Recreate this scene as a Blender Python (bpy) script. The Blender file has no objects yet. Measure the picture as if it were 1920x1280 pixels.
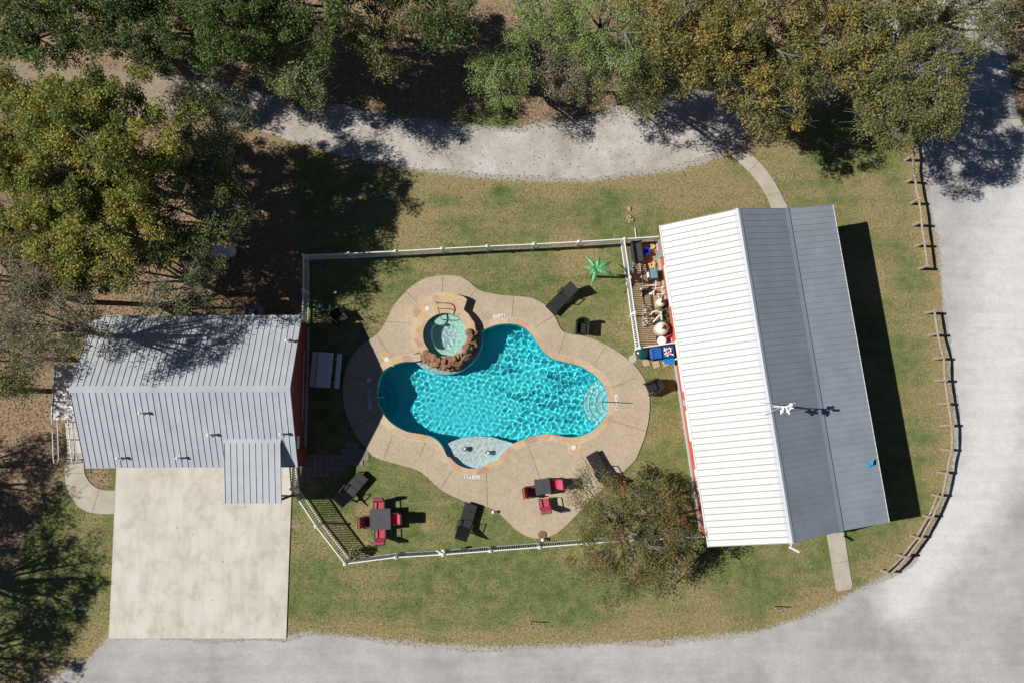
import bpy, bmesh, math, random
import numpy as np
from mathutils import Vector, Matrix
from mathutils.geometry import tessellate_polygon

# ------------------------------------------------------------------ camera, sky, sun, exposure
S = bpy.context.scene
COL = S.collection
F_PX, H_CAM, TA, TB = 1280.0, 37.05, 0.1005, -0.0103      # pixels per unit depth, height, tilt
cd = bpy.data.cameras.new('camera'); cam = bpy.data.objects.new('camera', cd); COL.objects.link(cam)
cam.location = (0, 0, H_CAM)
RM = Matrix.Rotation(TB, 3, 'Y') @ Matrix.Rotation(TA, 3, 'X')
cam.rotation_euler = RM.to_euler()
cd.lens = 24.0; cd.sensor_width = 36.0; cd.clip_end = 3000
S.camera = cam
W = bpy.data.worlds.new('World'); S.world = W; W.use_nodes = True
SUN = Vector((1.17, -0.045, -1.0)).normalized()            # the way the light travels: from the left of the picture
el = math.asin(-SUN.z); az = math.atan2(-SUN.x, -SUN.y)
wn = W.node_tree
sky = wn.nodes.new('ShaderNodeTexSky'); sky.sky_type = 'NISHITA'; sky.sun_disc = False
sky.sun_elevation = el; sky.sun_rotation = az; sky.air_density = .5; sky.dust_density = 0.0; sky.ozone_density = 2.0   # very clear autumn air
wn.links.new(sky.outputs[0], wn.nodes['Background'].inputs[0])
wn.nodes['Background'].inputs[1].default_value = 0.05
ld = bpy.data.lights.new('sun', 'SUN'); ld.energy = 5.0; ld.angle = math.radians(0.5); ld.color = (1.0, 0.965, 0.915)
ld.cycles.is_caustics_light = True
lo = bpy.data.objects.new('sun', ld); COL.objects.link(lo)
lo.rotation_euler = (-SUN).to_track_quat('Z', 'Y').to_euler()
S.view_settings.view_transform = 'Standard'; S.view_settings.look = 'None'
S.view_settings.exposure = 0.2; S.view_settings.gamma = 1.0
S.cycles.use_denoising = True
S.cycles.max_bounces = 8; S.cycles.transparent_max_bounces = 8; S.cycles.transmission_bounces = 6
S.cycles.caustics_reflective = False

random.seed(7); rng = np.random.RandomState(11)
RMn = np.array(RM)

def G(px, py, z=0.0):
    "the point of the place at height z that stands at this spot of the site photograph (measured plan)"
    d = RM @ Vector((px - 960.0, 640.0 - py, -F_PX)); t = (z - H_CAM) / d.z
    return Vector((d.x * t, d.y * t, z))
def G2(px, py, z=0.0):
    p = G(px, py, z); return (p.x, p.y)

# ------------------------------------------------------------------ materials
MATS = {}
def mat(name, col=(.5, .5, .5), rough=.7, metal=0, build=None, spec=None):
    if name in MATS: return MATS[name]
    m = bpy.data.materials.new(name); m.use_nodes = True
    b = m.node_tree.nodes['Principled BSDF']
    b.inputs['Base Color'].default_value = (*col, 1); b.inputs['Roughness'].default_value = rough
    b.inputs['Metallic'].default_value = metal
    if spec is not None: b.inputs['Specular IOR Level'].default_value = spec
    if build: build(m.node_tree, b)
    MATS[name] = m; return m
def nn(nt, typ, **kw):
    n = nt.nodes.new(typ)
    for k, v in kw.items():
        if k in n.inputs.keys(): n.inputs[k].default_value = v
        else: setattr(n, k, v)
    return n
def pos(nt, world=True, scale=(1, 1, 1)):
    g = nt.nodes.new('ShaderNodeNewGeometry') if world else nt.nodes.new('ShaderNodeTexCoord')
    out = g.outputs['Position'] if world else g.outputs['Object']
    mp = nt.nodes.new('ShaderNodeMapping'); mp.inputs['Scale'].default_value = scale
    nt.links.new(out, mp.inputs['Vector']); return mp.outputs[0]
def noise(nt, vec, scale, detail=3, rough=.55):
    n = nn(nt, 'ShaderNodeTexNoise', Scale=scale, Detail=detail, Roughness=rough); nt.links.new(vec, n.inputs['Vector']); return n.outputs['Fac']
def ramp(nt, fac, stops):
    r = nt.nodes.new('ShaderNodeValToRGB'); e = r.color_ramp.elements
    while len(e) > 1: e.remove(e[0])
    e[0].position = stops[0][0]; e[0].color = (*stops[0][1], 1)
    for p, c in stops[1:]:
        x = e.new(p); x.color = (*c, 1)
    nt.links.new(fac, r.inputs[0]); return r.outputs[0]
def mix(nt, fac, a, b, mode='MIX'):
    m = nt.nodes.new('ShaderNodeMix'); m.data_type = 'RGBA'; m.blend_type = mode; m.clamp_factor = True
    for sock, v in ((m.inputs[0], fac), (m.inputs[6], a), (m.inputs[7], b)):
        if isinstance(v, (int, float)): sock.default_value = v
        elif isinstance(v, tuple): sock.default_value = (*v, 1)
        else: nt.links.new(v, sock)
    return m.outputs[2]
def mth(nt, op, a, b=None, clamp=False):
    m = nt.nodes.new('ShaderNodeMath'); m.operation = op; m.use_clamp = clamp
    for i, v in enumerate((a, b)):
        if v is None: continue
        if isinstance(v, (int, float)): m.inputs[i].default_value = v
        else: nt.links.new(v, m.inputs[i])
    return m.outputs[0]
def attr(nt, name):
    a = nt.nodes.new('ShaderNodeAttribute'); a.attribute_name = name; return a.outputs['Fac']
def bump(nt, b, fac, strength=.4, dist=.02):
    n = nt.nodes.new('ShaderNodeBump'); n.inputs['Strength'].default_value = strength; n.inputs['Distance'].default_value = dist
    nt.links.new(fac, n.inputs['Height']); nt.links.new(n.outputs[0], b.inputs['Normal'])
def g3(v): return (v, v, v)

def b_ground(nt, b):
    p = pos(nt)
    n1 = noise(nt, p, .35, 4); n2 = noise(nt, p, 1.6, 4, .6); n3 = noise(nt, p, 7, 4, .75); n4 = noise(nt, p, 15, 3, .75)
    green = ramp(nt, n2, [(.28, (.095, .140, .042)), (.5, (.155, .185, .062)), (.72, (.25, .23, .10))])
    dryc = ramp(nt, n3, [(.3, (.22, .175, .082)), (.55, (.34, .265, .135)), (.75, (.44, .345, .19))])
    dryf = mth(nt, 'ADD', attr(nt, 'dry'), mth(nt, 'MULTIPLY', mth(nt, 'SUBTRACT', n1, .45), 3.6))
    mow = noise(nt, pos(nt, True, (.10, 1.0, 1)), 1.7, 3, .55)
    dryf = mth(nt, 'ADD', dryf, mth(nt, 'MULTIPLY', mth(nt, 'SUBTRACT', mow, .5), 1.6))
    dryf = mth(nt, 'ADD', dryf, mth(nt, 'MULTIPLY', mth(nt, 'SUBTRACT', n3, .5), 1.9), clamp=True)
    lawn = mix(nt, mth(nt, 'MULTIPLY', dryf, .95), green, dryc)
    lit = ramp(nt, noise(nt, p, 6, 6, .85), [(.28, (.07, .048, .03)), (.43, (.22, .155, .095)), (.56, (.37, .265, .17)), (.74, (.55, .43, .31))])
    gr = mth(nt, 'ADD', attr(nt, 'grit'), mth(nt, 'MULTIPLY', mth(nt, 'SUBTRACT', n3, .5), 1.7))
    lf = mth(nt, 'ADD', attr(nt, 'litter'), mth(nt, 'MULTIPLY', mth(nt, 'SUBTRACT', n2, .5), .9))
    lf = mth(nt, 'MULTIPLY', mth(nt, 'SUBTRACT', lf, .38), 4, clamp=True)
    c = mix(nt, lf, lawn, lit)
    dirt = ramp(nt, n3, [(.3, (.24, .165, .10)), (.7, (.48, .36, .235))])
    c = mix(nt, attr(nt, 'dirt'), c, dirt)
    c = mix(nt, .6, c, ramp(nt, n4, [(.25, g3(.3)), (.5, g3(1.0)), (.75, g3(1.6))]), 'MULTIPLY')
    c = mix(nt, mth(nt, 'MULTIPLY', mth(nt, 'SUBTRACT', gr, .45), 2.6, True), c, (.42, .40, .365))
    nt.links.new(c, b.inputs['Base Color']); bump(nt, b, n4, .8, .05)
def b_gravel(nt, b):
    p = pos(nt); sx = pos(nt, True, (.25, 1, 1))
    big = noise(nt, p, .22, 4, .6); mid = noise(nt, p, 1.3, 4, .65); fine = noise(nt, p, 10, 4, .95)
    trk = noise(nt, pos(nt, True, (.12, 1.3, 1)), 1.6, 4, .6)
    c = ramp(nt, big, [(.32, (.345, .333, .315)), (.48, (.41, .396, .375)), (.62, (.465, .45, .428))])
    geo = nt.nodes.new('ShaderNodeNewGeometry'); tot = None
    band = [(1930, 400, 3.6), (1895, 520, 3.6), (1875, 700, 3.4), (1862, 830, 3.0), (1825, 930, 2.6), (1775, 1010, 2.2), (1725, 1080, 2.0), (1672, 1140, 1.7)]
    for (px, py, rad) in [tuple(p_[k] + (q_[k] - p_[k]) * j / 4 for k in range(3)) for p_, q_ in zip(band[:-1], band[1:]) for j in range(4)]:
        dn = nt.nodes.new('ShaderNodeVectorMath'); dn.operation = 'DISTANCE'; nt.links.new(geo.outputs['Position'], dn.inputs[0]); dn.inputs[1].default_value = tuple(G(px, py))
        q_ = mth(nt, 'SUBTRACT', 1.0, mth(nt, 'DIVIDE', dn.outputs['Value'], rad), True); tot = q_ if tot is None else mth(nt, 'MAXIMUM', tot, q_)
    tot = mth(nt, 'ADD', tot, mth(nt, 'MULTIPLY', mth(nt, 'SUBTRACT', mid, .5), .35))
    c = mix(nt, ramp(nt, tot, [(.0, g3(0)), (.75, g3(.9))]), c, (.66, .645, .62))
    c = mix(nt, .55, c, ramp(nt, mid, [(.3, g3(.84)), (.55, g3(1.0)), (.75, g3(1.08))]), 'MULTIPLY')
    c = mix(nt, .4, c, ramp(nt, trk, [(.35, g3(.85)), (.6, g3(1.06))]), 'MULTIPLY')
    c = mix(nt, .6, c, ramp(nt, fine, [(.25, g3(.55)), (.5, g3(1.0)), (.78, g3(1.3))]), 'MULTIPLY')
    nt.links.new(c, b.inputs['Base Color']); bump(nt, b, fine, .4, .02)
def b_drive(nt, b):
    p = pos(nt)
    big = noise(nt, p, .5, 5, .65); mid = noise(nt, p, 2.4, 5, .7); fine = noise(nt, p, 11, 4, .9)
    c = ramp(nt, big, [(.32, (.37, .335, .285)), (.5, (.46, .43, .385)), (.66, (.55, .53, .495))])
    geo = nt.nodes.new('ShaderNodeNewGeometry'); sx_ = nt.nodes.new('ShaderNodeSeparateXYZ'); nt.links.new(geo.outputs['Position'], sx_.inputs[0])
    wf = mth(nt, 'ADD', mth(nt, 'DIVIDE', mth(nt, 'SUBTRACT', -9.0, sx_.outputs[0]), 9.0), mth(nt, 'MULTIPLY', mth(nt, 'SUBTRACT', mid, .5), 2.2))
    c = mix(nt, mth(nt, 'MULTIPLY', wf, .8, True), c, (.30, .235, .17))
    c = mix(nt, ramp(nt, mid, [(.58, g3(0)), (.68, g3(.75))]), c, (.33, .255, .175))
    c = mix(nt, ramp(nt, noise(nt, p, 1.1, 6, .8), [(.485, g3(0)), (.50, g3(.5)), (.515, g3(0))]), c, (.17, .16, .15))
    c = mix(nt, .55, c, ramp(nt, fine, [(.25, g3(.6)), (.5, g3(1.0)), (.78, g3(1.25))]), 'MULTIPLY')
    nt.links.new(c, b.inputs['Base Color']); bump(nt, b, fine, .4, .02)
def b_conc(nt, b):
    p = pos(nt)
    c = ramp(nt, noise(nt, p, .55, 5, .6), [(.3, (.53, .495, .42)), (.5, (.60, .56, .475)), (.7, (.63, .605, .54))])
    st = noise(nt, pos(nt, True, (1.2, .25, 1)), 1.5, 4, .6)
    c = mix(nt, .5, c, ramp(nt, st, [(.3, (.70, .70, .69)), (.58, g3(1.03))]), 'MULTIPLY')
    c = mix(nt, .55, c, ramp(nt, noise(nt, p, 1.1, 6, .75), [(.36, (.80, .80, .81)), (.5, g3(1.0))]), 'MULTIPLY')
    v = nn(nt, 'ShaderNodeTexVoronoi', Scale=1.3, Randomness=1.0); nt.links.new(p, v.inputs['Vector'])
    c = mix(nt, ramp(nt, v.outputs['Distance'], [(.03, g3(.75)), (.075, g3(0))]), c, (.20, .18, .14))
    c = mix(nt, .35, c, ramp(nt, noise(nt, p, 40, 2), [(.3, g3(.85)), (.7, g3(1.1))]), 'MULTIPLY')
    nt.links.new(c, b.inputs['Base Color'])
def b_walk(nt, b):
    p = pos(nt)
    c = ramp(nt, noise(nt, p, 1.2, 5, .65), [(.3, (.38, .34, .27)), (.7, (.50, .455, .37))])
    c = mix(nt, .4, c, ramp(nt, noise(nt, p, 35, 3), [(.3, g3(.8)), (.7, g3(1.1))]), 'MULTIPLY')
    nt.links.new(c, b.inputs['Base Color'])
def b_deck(nt, b):
    p = pos(nt)
    c = ramp(nt, noise(nt, p, .9, 4, .6), [(.3, (.43, .345, .245)), (.7, (.48, .39, .285))])
    f = noise(nt, p, 11, 4, 1.0)
    c = mix(nt, .8, c, ramp(nt, f, [(.25, g3(.45)), (.5, g3(1.0)), (.75, g3(1.5))]), 'MULTIPLY')
    st = noise(nt, p, .7, 5, .7)
    c = mix(nt, .5, c, ramp(nt, st, [(.35, g3(.86)), (.6, g3(1.04))]), 'MULTIPLY')
    nt.links.new(c, b.inputs['Base Color']); bump(nt, b, f, .3, .01)
def b_flag(scale, dist=1.0):
    def f(nt, b):
        p = pos(nt)
        wob = nn(nt, 'ShaderNodeTexNoise', Scale=3.0, Detail=2.0); nt.links.new(p, wob.inputs['Vector'])
        va = nt.nodes.new('ShaderNodeVectorMath'); va.operation = 'MULTIPLY_ADD'
        nt.links.new(wob.outputs['Color'], va.inputs[0]); va.inputs[1].default_value = (.12, .12, 0); nt.links.new(p, va.inputs[2])
        v1 = nn(nt, 'ShaderNodeTexVoronoi', Scale=scale); nt.links.new(va.outputs[0], v1.inputs['Vector'])
        v2 = nn(nt, 'ShaderNodeTexVoronoi', Scale=scale, feature='DISTANCE_TO_EDGE'); nt.links.new(va.outputs[0], v2.inputs['Vector'])
        sp = nt.nodes.new('ShaderNodeSeparateColor'); nt.links.new(v1.outputs['Color'], sp.inputs[0])
        c = ramp(nt, sp.outputs[0], [(0, (.52, .33, .15)), (.2, (.58, .43, .23)), (.4, (.52, .33, .23)), (.55, (.60, .48, .31)), (.75, (.50, .38, .26)), (.9, (.44, .27, .19)), (1, (.56, .46, .33))])
        c = mix(nt, .75, c, ramp(nt, noise(nt, p, 9, 4, .7), [(.3, (.72, .66, .6)), (.55, g3(1.0)), (.75, (1.2, 1.16, 1.08))]), 'MULTIPLY')
        c = mix(nt, ramp(nt, v2.outputs['Distance'], [(.012, g3(.55)), (.03, g3(0))]), c, (.50, .42, .30))
        nt.links.new(c, b.inputs['Base Color'])
    return f
def b_rock(nt, b):
    p = pos(nt)
    c = ramp(nt, noise(nt, p, 2.3, 2), [(.3, (.30, .15, .085)), (.45, (.36, .20, .12)), (.6, (.33, .24, .12)), (.75, (.42, .30, .20))])
    f = noise(nt, p, 13, 5, .8)
    c = mix(nt, .9, c, ramp(nt, f, [(.3, g3(.4)), (.5, g3(1.0)), (.7, g3(1.5))]), 'MULTIPLY')
    nt.links.new(c, b.inputs['Base Color']); bump(nt, b, f, 1.0, .08)
def b_plaster(a, bcol, sp=0.25):
    def f(nt, b):
        p = pos(nt)
        c = ramp(nt, noise(nt, p, 1.0, 3), [(.3, a), (.7, bcol)])
        c = mix(nt, sp, c, ramp(nt, noise(nt, p, 38, 3, .8), [(.35, g3(.6)), (.65, g3(1.25))]), 'MULTIPLY')
        nt.links.new(c, b.inputs['Base Color'])
    return f
def b_metal(col, var=.12):
    def f(nt, b):
        p = pos(nt)
        n = noise(nt, p, .8, 5, .65)
        c = ramp(nt, n, [(.3, tuple(x * (1 - var) for x in col)), (.7, tuple(x * (1 + var * .4) for x in col))])
        n2 = noise(nt, p, 6, 4, .7)
        c = mix(nt, ramp(nt, n2, [(.62, g3(0)), (.8, g3(.35))]), c, tuple(x * .72 for x in col))
        n3 = noise(nt, pos(nt, True, (1, 1, .2)), 22, 3, .8)
        c = mix(nt, .3, c, ramp(nt, n3, [(.3, g3(.82)), (.7, g3(1.12))]), 'MULTIPLY')
        nt.links.new(c, b.inputs['Base Color'])
        nt.links.new(ramp(nt, n, [(.3, g3(.42)), (.7, g3(.62))]), b.inputs['Roughness'])
    return f
def b_var(a, c2, scale=6, s=(1, 1, 1)):
    def f(nt, b):
        c = ramp(nt, noise(nt, pos(nt, True, s), scale, 4, .65), [(.3, a), (.7, c2)])
        nt.links.new(c, b.inputs['Base Color'])
    return f
def b_siding(a, c2):
    def f(nt, b):
        p = pos(nt)
        c = ramp(nt, noise(nt, p, 2, 4), [(.3, a), (.7, c2)])
        w = nn(nt, 'ShaderNodeTexWave', Scale=2.2, bands_direction='Z', wave_profile='SAW'); nt.links.new(p, w.inputs['Vector'])
        c = mix(nt, .5, c, ramp(nt, w.outputs['Fac'], [(0, g3(.6)), (.12, g3(1.0))]), 'MULTIPLY')
        nt.links.new(c, b.inputs['Base Color'])
    return f
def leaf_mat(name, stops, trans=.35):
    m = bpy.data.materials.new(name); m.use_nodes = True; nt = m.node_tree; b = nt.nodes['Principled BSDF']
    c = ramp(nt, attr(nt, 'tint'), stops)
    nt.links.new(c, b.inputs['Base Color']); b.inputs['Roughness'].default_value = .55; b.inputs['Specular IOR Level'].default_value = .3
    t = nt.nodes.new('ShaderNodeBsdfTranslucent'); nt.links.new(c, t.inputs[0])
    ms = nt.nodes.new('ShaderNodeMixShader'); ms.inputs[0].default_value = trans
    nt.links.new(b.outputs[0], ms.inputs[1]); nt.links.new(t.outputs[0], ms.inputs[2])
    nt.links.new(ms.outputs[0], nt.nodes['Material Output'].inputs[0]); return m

M_ground = mat('turf_and_leaf_litter', rough=.95, build=b_ground, spec=.1)
M_gravel = mat('pale_gravel', rough=.95, build=b_gravel, spec=.1)
M_drive = mat('worn_gravel', rough=.95, build=b_drive, spec=.1)
M_conc = mat('slab_concrete', rough=.85, build=b_conc, spec=.2)
M_walk = mat('walk_concrete', rough=.9, build=b_walk, spec=.2)
M_deck = mat('exposed_aggregate', rough=.9, build=b_deck, spec=.2)
M_joint = mat('joint_sealant', (.16, .085, .05), .9)
M_jointg = mat('cut_joint', (.20, .17, .13), .95)
M_flag = mat('flagstone', rough=.8, build=b_flag(2.0), spec=.3)
M_cope = mat('flagstone_coping', rough=.8, build=b_flag(1.35), spec=.3)
M_mortar = mat('mortar', (.52, .46, .36), .9)
M_rock = mat('lava_rock', rough=.95, build=b_rock, spec=.1)
M_pool = mat('pool_plaster', rough=.9, build=b_plaster((.07, .79, .88), (.10, .83, .91), .12), spec=.1)
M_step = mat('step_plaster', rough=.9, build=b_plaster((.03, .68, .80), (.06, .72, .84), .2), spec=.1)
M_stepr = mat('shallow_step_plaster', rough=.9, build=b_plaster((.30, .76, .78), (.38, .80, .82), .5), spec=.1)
M_ledge = mat('ledge_plaster', rough=.9, build=b_plaster((.50, .66, .67), (.62, .74, .74), .5), spec=.1)
M_shelf = mat('shelf_plaster', rough=.9, build=b_plaster((.72, .86, .86), (.82, .92, .91), .6), spec=.1)
M_spa = mat('spa_plaster', rough=.9, build=b_plaster((.52, .92, .78), (.60, .95, .83), .3), spec=.1)
M_nose = mat('step_tile', (.04, .11, .13), .5)
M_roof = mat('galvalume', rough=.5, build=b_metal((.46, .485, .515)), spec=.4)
M_roofe = mat('shaded_galvalume', rough=.55, build=b_metal((.275, .31, .35)), spec=.3)  # same metal as the sunlit slope, with its shade darkened into the colour
M_seam = mat('seam_shade_grey', (.30, .30, .30), .7)  # rib shade on the bright slope, put into the colour as grey
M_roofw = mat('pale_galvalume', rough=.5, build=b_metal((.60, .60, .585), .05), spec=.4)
M_white = mat('white_vinyl', (.80, .80, .78), .45)
M_awn = mat('white_awning', rough=.5, build=b_var((.66, .64, .58), (.76, .74, .69), 3))
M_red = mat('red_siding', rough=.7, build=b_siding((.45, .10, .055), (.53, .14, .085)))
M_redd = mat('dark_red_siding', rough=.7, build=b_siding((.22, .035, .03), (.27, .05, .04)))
M_trim = mat('grey_trim', (.42, .43, .44), .6)
M_dark = mat('dark_opening', (.015, .016, .018), .4)
M_glass = mat('window_glass', (.03, .04, .05), .08)
M_wood = mat('weathered_cedar', rough=.95, build=b_var((.20, .155, .115), (.44, .37, .30), 9, (1, 1, 3)), spec=.1)
M_post = mat('dark_post', (.05, .035, .028), .8)
M_black = mat('black_wicker', rough=.55, build=b_var((.012, .011, .012), (.028, .025, .026), 14))
M_blackm = mat('black_metal', (.02, .02, .021), .45)
M_slat = mat('dark_grey_slats', rough=.5, build=b_var((.052, .053, .058), (.085, .086, .092), 12))
M_cush = mat('crimson_cushion', rough=.85, build=b_var((.42, .045, .075), (.52, .075, .11), 5))
M_steel = mat('stainless', (.62, .63, .65), .18, 1.0)
M_pvc = mat('pvc_pipe', rough=.5, build=b_var((.58, .53, .45), (.74, .70, .62), 8))
M_cream = mat('cream_tank', rough=.4, build=b_var((.66, .60, .47), (.76, .71, .60), 3))
M_teal = mat('teal_cover', (.11, .27, .33), .6)
M_tealb = mat('teal_glaze', (.05, .30, .33), .3)
M_blue = mat('blue_plastic', (.015, .115, .40), .35)
M_bluel = mat('pale_blue_plastic', (.02, .22, .52), .35)
M_bluebk = mat('bright_blue_plastic', (.01, .07, .62), .3)
M_dgreen = mat('dark_green_plastic', (.008, .075, .075), .25)
M_green = mat('painted_green_metal', rough=.5, build=b_var((.075, .30, .12), (.13, .40, .18), 4))
M_brown = mat('brown_pole', (.12, .07, .04), .8)
M_tan = mat('tan_paver', rough=.9, build=b_var((.42, .29, .19), (.52, .38, .26), 4))
M_patio = mat('patio_paver', rough=.9, build=b_var((.20, .155, .14), (.30, .235, .21), 5))
M_rust = mat('rusty_lid', rough=.9, build=b_var((.14, .07, .045), (.26, .15, .10), 10))
M_char = mat('charcoal_box', (.045, .046, .052), .6)
M_ac = mat('ac_cabinet', (.30, .31, .32), .5)
M_cyan = mat('cyan_plastic', (.0, .35, .62), .35)
M_redp = mat('red_plastic', (.50, .02, .02), .4)
M_ink = mat('black_ink', (.015, .015, .02), .6)
M_inkg = mat('grey_ink', (.30, .32, .32), .6)
M_tile = mat('white_tile', (.70, .70, .66), .3)
M_bark = mat('grey_bark', rough=.95, build=b_var((.10, .085, .07), (.24, .21, .18), 7, (1, 1, .3)), spec=.1)
M_barkl = mat('pale_twigs', rough=.95, build=b_var((.15, .13, .11), (.28, .255, .22), 5), spec=.1)
M_foam = mat('foam', (.50, .70, .70), .3)
M_yellow = mat('tan_foam', rough=.9, build=b_var((.50, .36, .16), (.62, .48, .22), 12))

# ------------------------------------------------------------------ mesh helpers
class MB:
    def __init__(s): s.v = []; s.f = []; s.m = []
    def add(s, vs, fs, mi=0):
        assert max(i for f in fs for i in f) < len(vs)
        o = len(s.v); s.v += [tuple(v) for v in vs]; s.f += [tuple(i + o for i in f) for f in fs]; s.m += [mi] * len(fs); return s
    def box(s, c, d, rz=0, mi=0, M=None, bev=0):
        hx, hy, hz = d[0] / 2, d[1] / 2, d[2] / 2
        R_ = Matrix.Rotation(rz, 3, 'Z') if M is None else M
        if bev:
            k = min(bev, hx * .9, hy * .9, hz * .9); vs = []
            for z, e in ((-hz, k), (-hz + k, 0), (hz - k, 0), (hz, k)):
                for x, y in ((-hx + e + (k if not e else 0) * 0, -hy + e), (hx - e, -hy + e), (hx - e, hy - e), (-hx + e, hy - e)): vs.append((x, y, z))
            fs = [(3, 2, 1, 0), (12, 13, 14, 15)]
            for r in range(3):
                for i in range(4): a = r * 4 + i; b2 = r * 4 + (i + 1) % 4; fs.append((a, b2, b2 + 4, a + 4))
        else:
            vs = [(x, y, z) for z in (-hz, hz) for x, y in ((-hx, -hy), (hx, -hy), (hx, hy), (-hx, hy))]
            fs = [(3, 2, 1, 0), (4, 5, 6, 7), (0, 1, 5, 4), (1, 2, 6, 5), (2, 3, 7, 6), (3, 0, 4, 7)]
        return s.add([Vector(c) + R_ @ Vector(v) for v in vs], fs, mi)
    def bar(s, a, b, w, h, mi=0):
        a = Vector(a); b = Vector(b); d = b - a; L = d.length; X = d / L
        Y = Vector((0, 0, 1)).cross(X); Y = Y.normalized() if Y.length > 1e-4 else Vector((0, 1, 0)); Z = X.cross(Y)
        return s.box((a + b) / 2, (L, w, h), 0, mi, Matrix((X, Y, Z)).transposed())
    def tube(s, pts, rad, n=8, mi=0, cap=True):
        pts = [Vector(p) for p in pts]
        if not hasattr(rad, '__len__'): rad = [rad] * len(pts)
        vs = []; fs = []; up = Vector((.013, .027, 1))
        for i, p in enumerate(pts):
            t = (pts[min(i + 1, len(pts) - 1)] - pts[max(i - 1, 0)])
            t = t.normalized() if t.length > 1e-6 else Vector((0, 0, 1))
            x = up.cross(t)
            if x.length < .05: x = Vector((1, 0, 0)).cross(t)
            x.normalize(); y = t.cross(x)
            for k in range(n):
                a = 2 * math.pi * k / n; vs.append(p + (x * math.cos(a) + y * math.sin(a)) * rad[i])
        for i in range(len(pts) - 1):
            for k in range(n):
                a = i * n + k; b = i * n + (k + 1) % n; fs.append((a, b, b + n, a + n))
        if cap: fs.append(tuple(range(n))[::-1]); fs.append(tuple((len(pts) - 1) * n + k for k in range(n)))
        return s.add(vs, fs, mi)
    def lathe(s, c, prof, n=20, mi=0):
        vs = []; fs = []
        for r, z in prof:
            for k in range(n):
                a = 2 * math.pi * k / n; vs.append((c[0] + r * math.cos(a), c[1] + r * math.sin(a), c[2] + z))
        for i in range(len(prof) - 1):
            for k in range(n): a = i * n + k; b = i * n + (k + 1) % n; fs.append((a, b, b + n, a + n))
        fs.append(tuple(range(n))[::-1]); fs.append(tuple((len(prof) - 1) * n + k for k in range(n)))
        return s.add(vs, fs, mi)
    def prism(s, poly, z0, z1, mi=0, holes=(), side=True):
        loops = [[(p[0], p[1]) for p in poly]] + [[(p[0], p[1]) for p in h] for h in holes]
        allp = [p for L in loops for p in L]
        tr = tessellate_polygon([[Vector((x, y, 0)) for x, y in L] for L in loops])
        def ori(t):
            a, b, c = (allp[i] for i in t); return t if (b[0] - a[0]) * (c[1] - a[1]) - (b[1] - a[1]) * (c[0] - a[0]) > 0 else t[::-1]
        tr = [ori(tuple(t)) for t in tr]
        s.add([(x, y, z1) for x, y in allp], tr, mi)
        if side:
            s.add([(x, y, z0) for x, y in allp], [t[::-1] for t in tr], mi)
            for L in loops:
                n = len(L); s.add([(x, y, z0) for x, y in L] + [(x, y, z1) for x, y in L], [(i, (i + 1) % n, n + (i + 1) % n, n + i) for i in range(n)], mi)
        return s
    def build(s, name, mats, parent=None, smooth=False, world=True):
        if not isinstance(mats, (list, tuple)): mats = [mats]
        me = bpy.data.meshes.new(name)
        off = Vector((0, 0, 0))
        if parent is not None and world:
            p = parent
            while p is not None: off = off + p.location; p = p.parent
        me.from_pydata([(v[0] - off.x, v[1] - off.y, v[2] - off.z) for v in s.v], [], s.f)
        for m in mats: me.materials.append(m)
        if len(mats) > 1: me.polygons.foreach_set('material_index', s.m)
        if smooth: me.polygons.foreach_set('use_smooth', [True] * len(s.f))
        me.update()
        o = bpy.data.objects.new(name, me); COL.objects.link(o)
        if parent is not None: o.parent = parent
        return o
def tag(o, label=None, cat=None, group=None, kind=None):
    if label: o['label'] = label
    if cat: o['category'] = cat
    if group: o['group'] = group
    if kind: o['kind'] = kind
    return o
def thing(name, label, cat, loc=(0, 0, 0), rz=0, group=None):
    o = bpy.data.objects.new(name, None); COL.objects.link(o); o.location = loc; o.rotation_euler = (0, 0, rz)
    o.empty_display_size = .2
    return tag(o, label, cat, group)
def dup(root, loc, rz, label, group=None):
    r = root.copy(); COL.objects.link(r); r.location = loc; r.rotation_euler = (0, 0, rz); r['label'] = label
    if group: r['group'] = group
    for ch in list(root.children):
        c = ch.copy(); COL.objects.link(c); c.parent = r
        for g in ch.children:
            d = g.copy(); COL.objects.link(d); d.parent = c
    return r
def struct(name, mb, m, smooth=False): return tag(mb.build(name, m, smooth=smooth), kind='structure')
def smoothpoly(pts, sub=4, closed=True):
    P = [Vector((p[0], p[1])) for p in pts]; n = len(P); out = []
    rngi = range(n) if closed else range(n - 1)
    for i in rngi:
        if closed: a, b, c, d = P[i - 1], P[i], P[(i + 1) % n], P[(i + 2) % n]
        else: a, b, c, d = P[max(i - 1, 0)], P[i], P[i + 1], P[min(i + 2, n - 1)]
        for k in range(sub):
            t = k / sub
            q = .5 * ((2 * b) + (c - a) * t + (2 * a - 5 * b + 4 * c - d) * t * t + (3 * b - a - 3 * c + d) * t ** 3)
            out.append((q.x, q.y))
    if not closed: out.append((P[-1].x, P[-1].y))
    return out
def offset(poly, d):
    n = len(poly); A = sum(poly[i][0] * poly[(i + 1) % n][1] - poly[(i + 1) % n][0] * poly[i][1] for i in range(n)); sg = 1 if A > 0 else -1
    out = []
    for i in range(n):
        a, c = Vector(poly[i - 1]), Vector(poly[(i + 1) % n]); t = (c - a).normalized()
        out.append((poly[i][0] + t.y * d * sg, poly[i][1] - t.x * d * sg))
    return out
def inside(X, Y, poly):
    r = np.zeros(X.shape, bool); n = len(poly)
    for i in range(n):
        x0, y0 = poly[i - 1]; x1, y1 = poly[i]
        if y0 == y1: continue
        c = ((y0 > Y) != (y1 > Y)) & (X < (x1 - x0) * (Y - y0) / (y1 - y0) + x0); r ^= c
    return r
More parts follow.
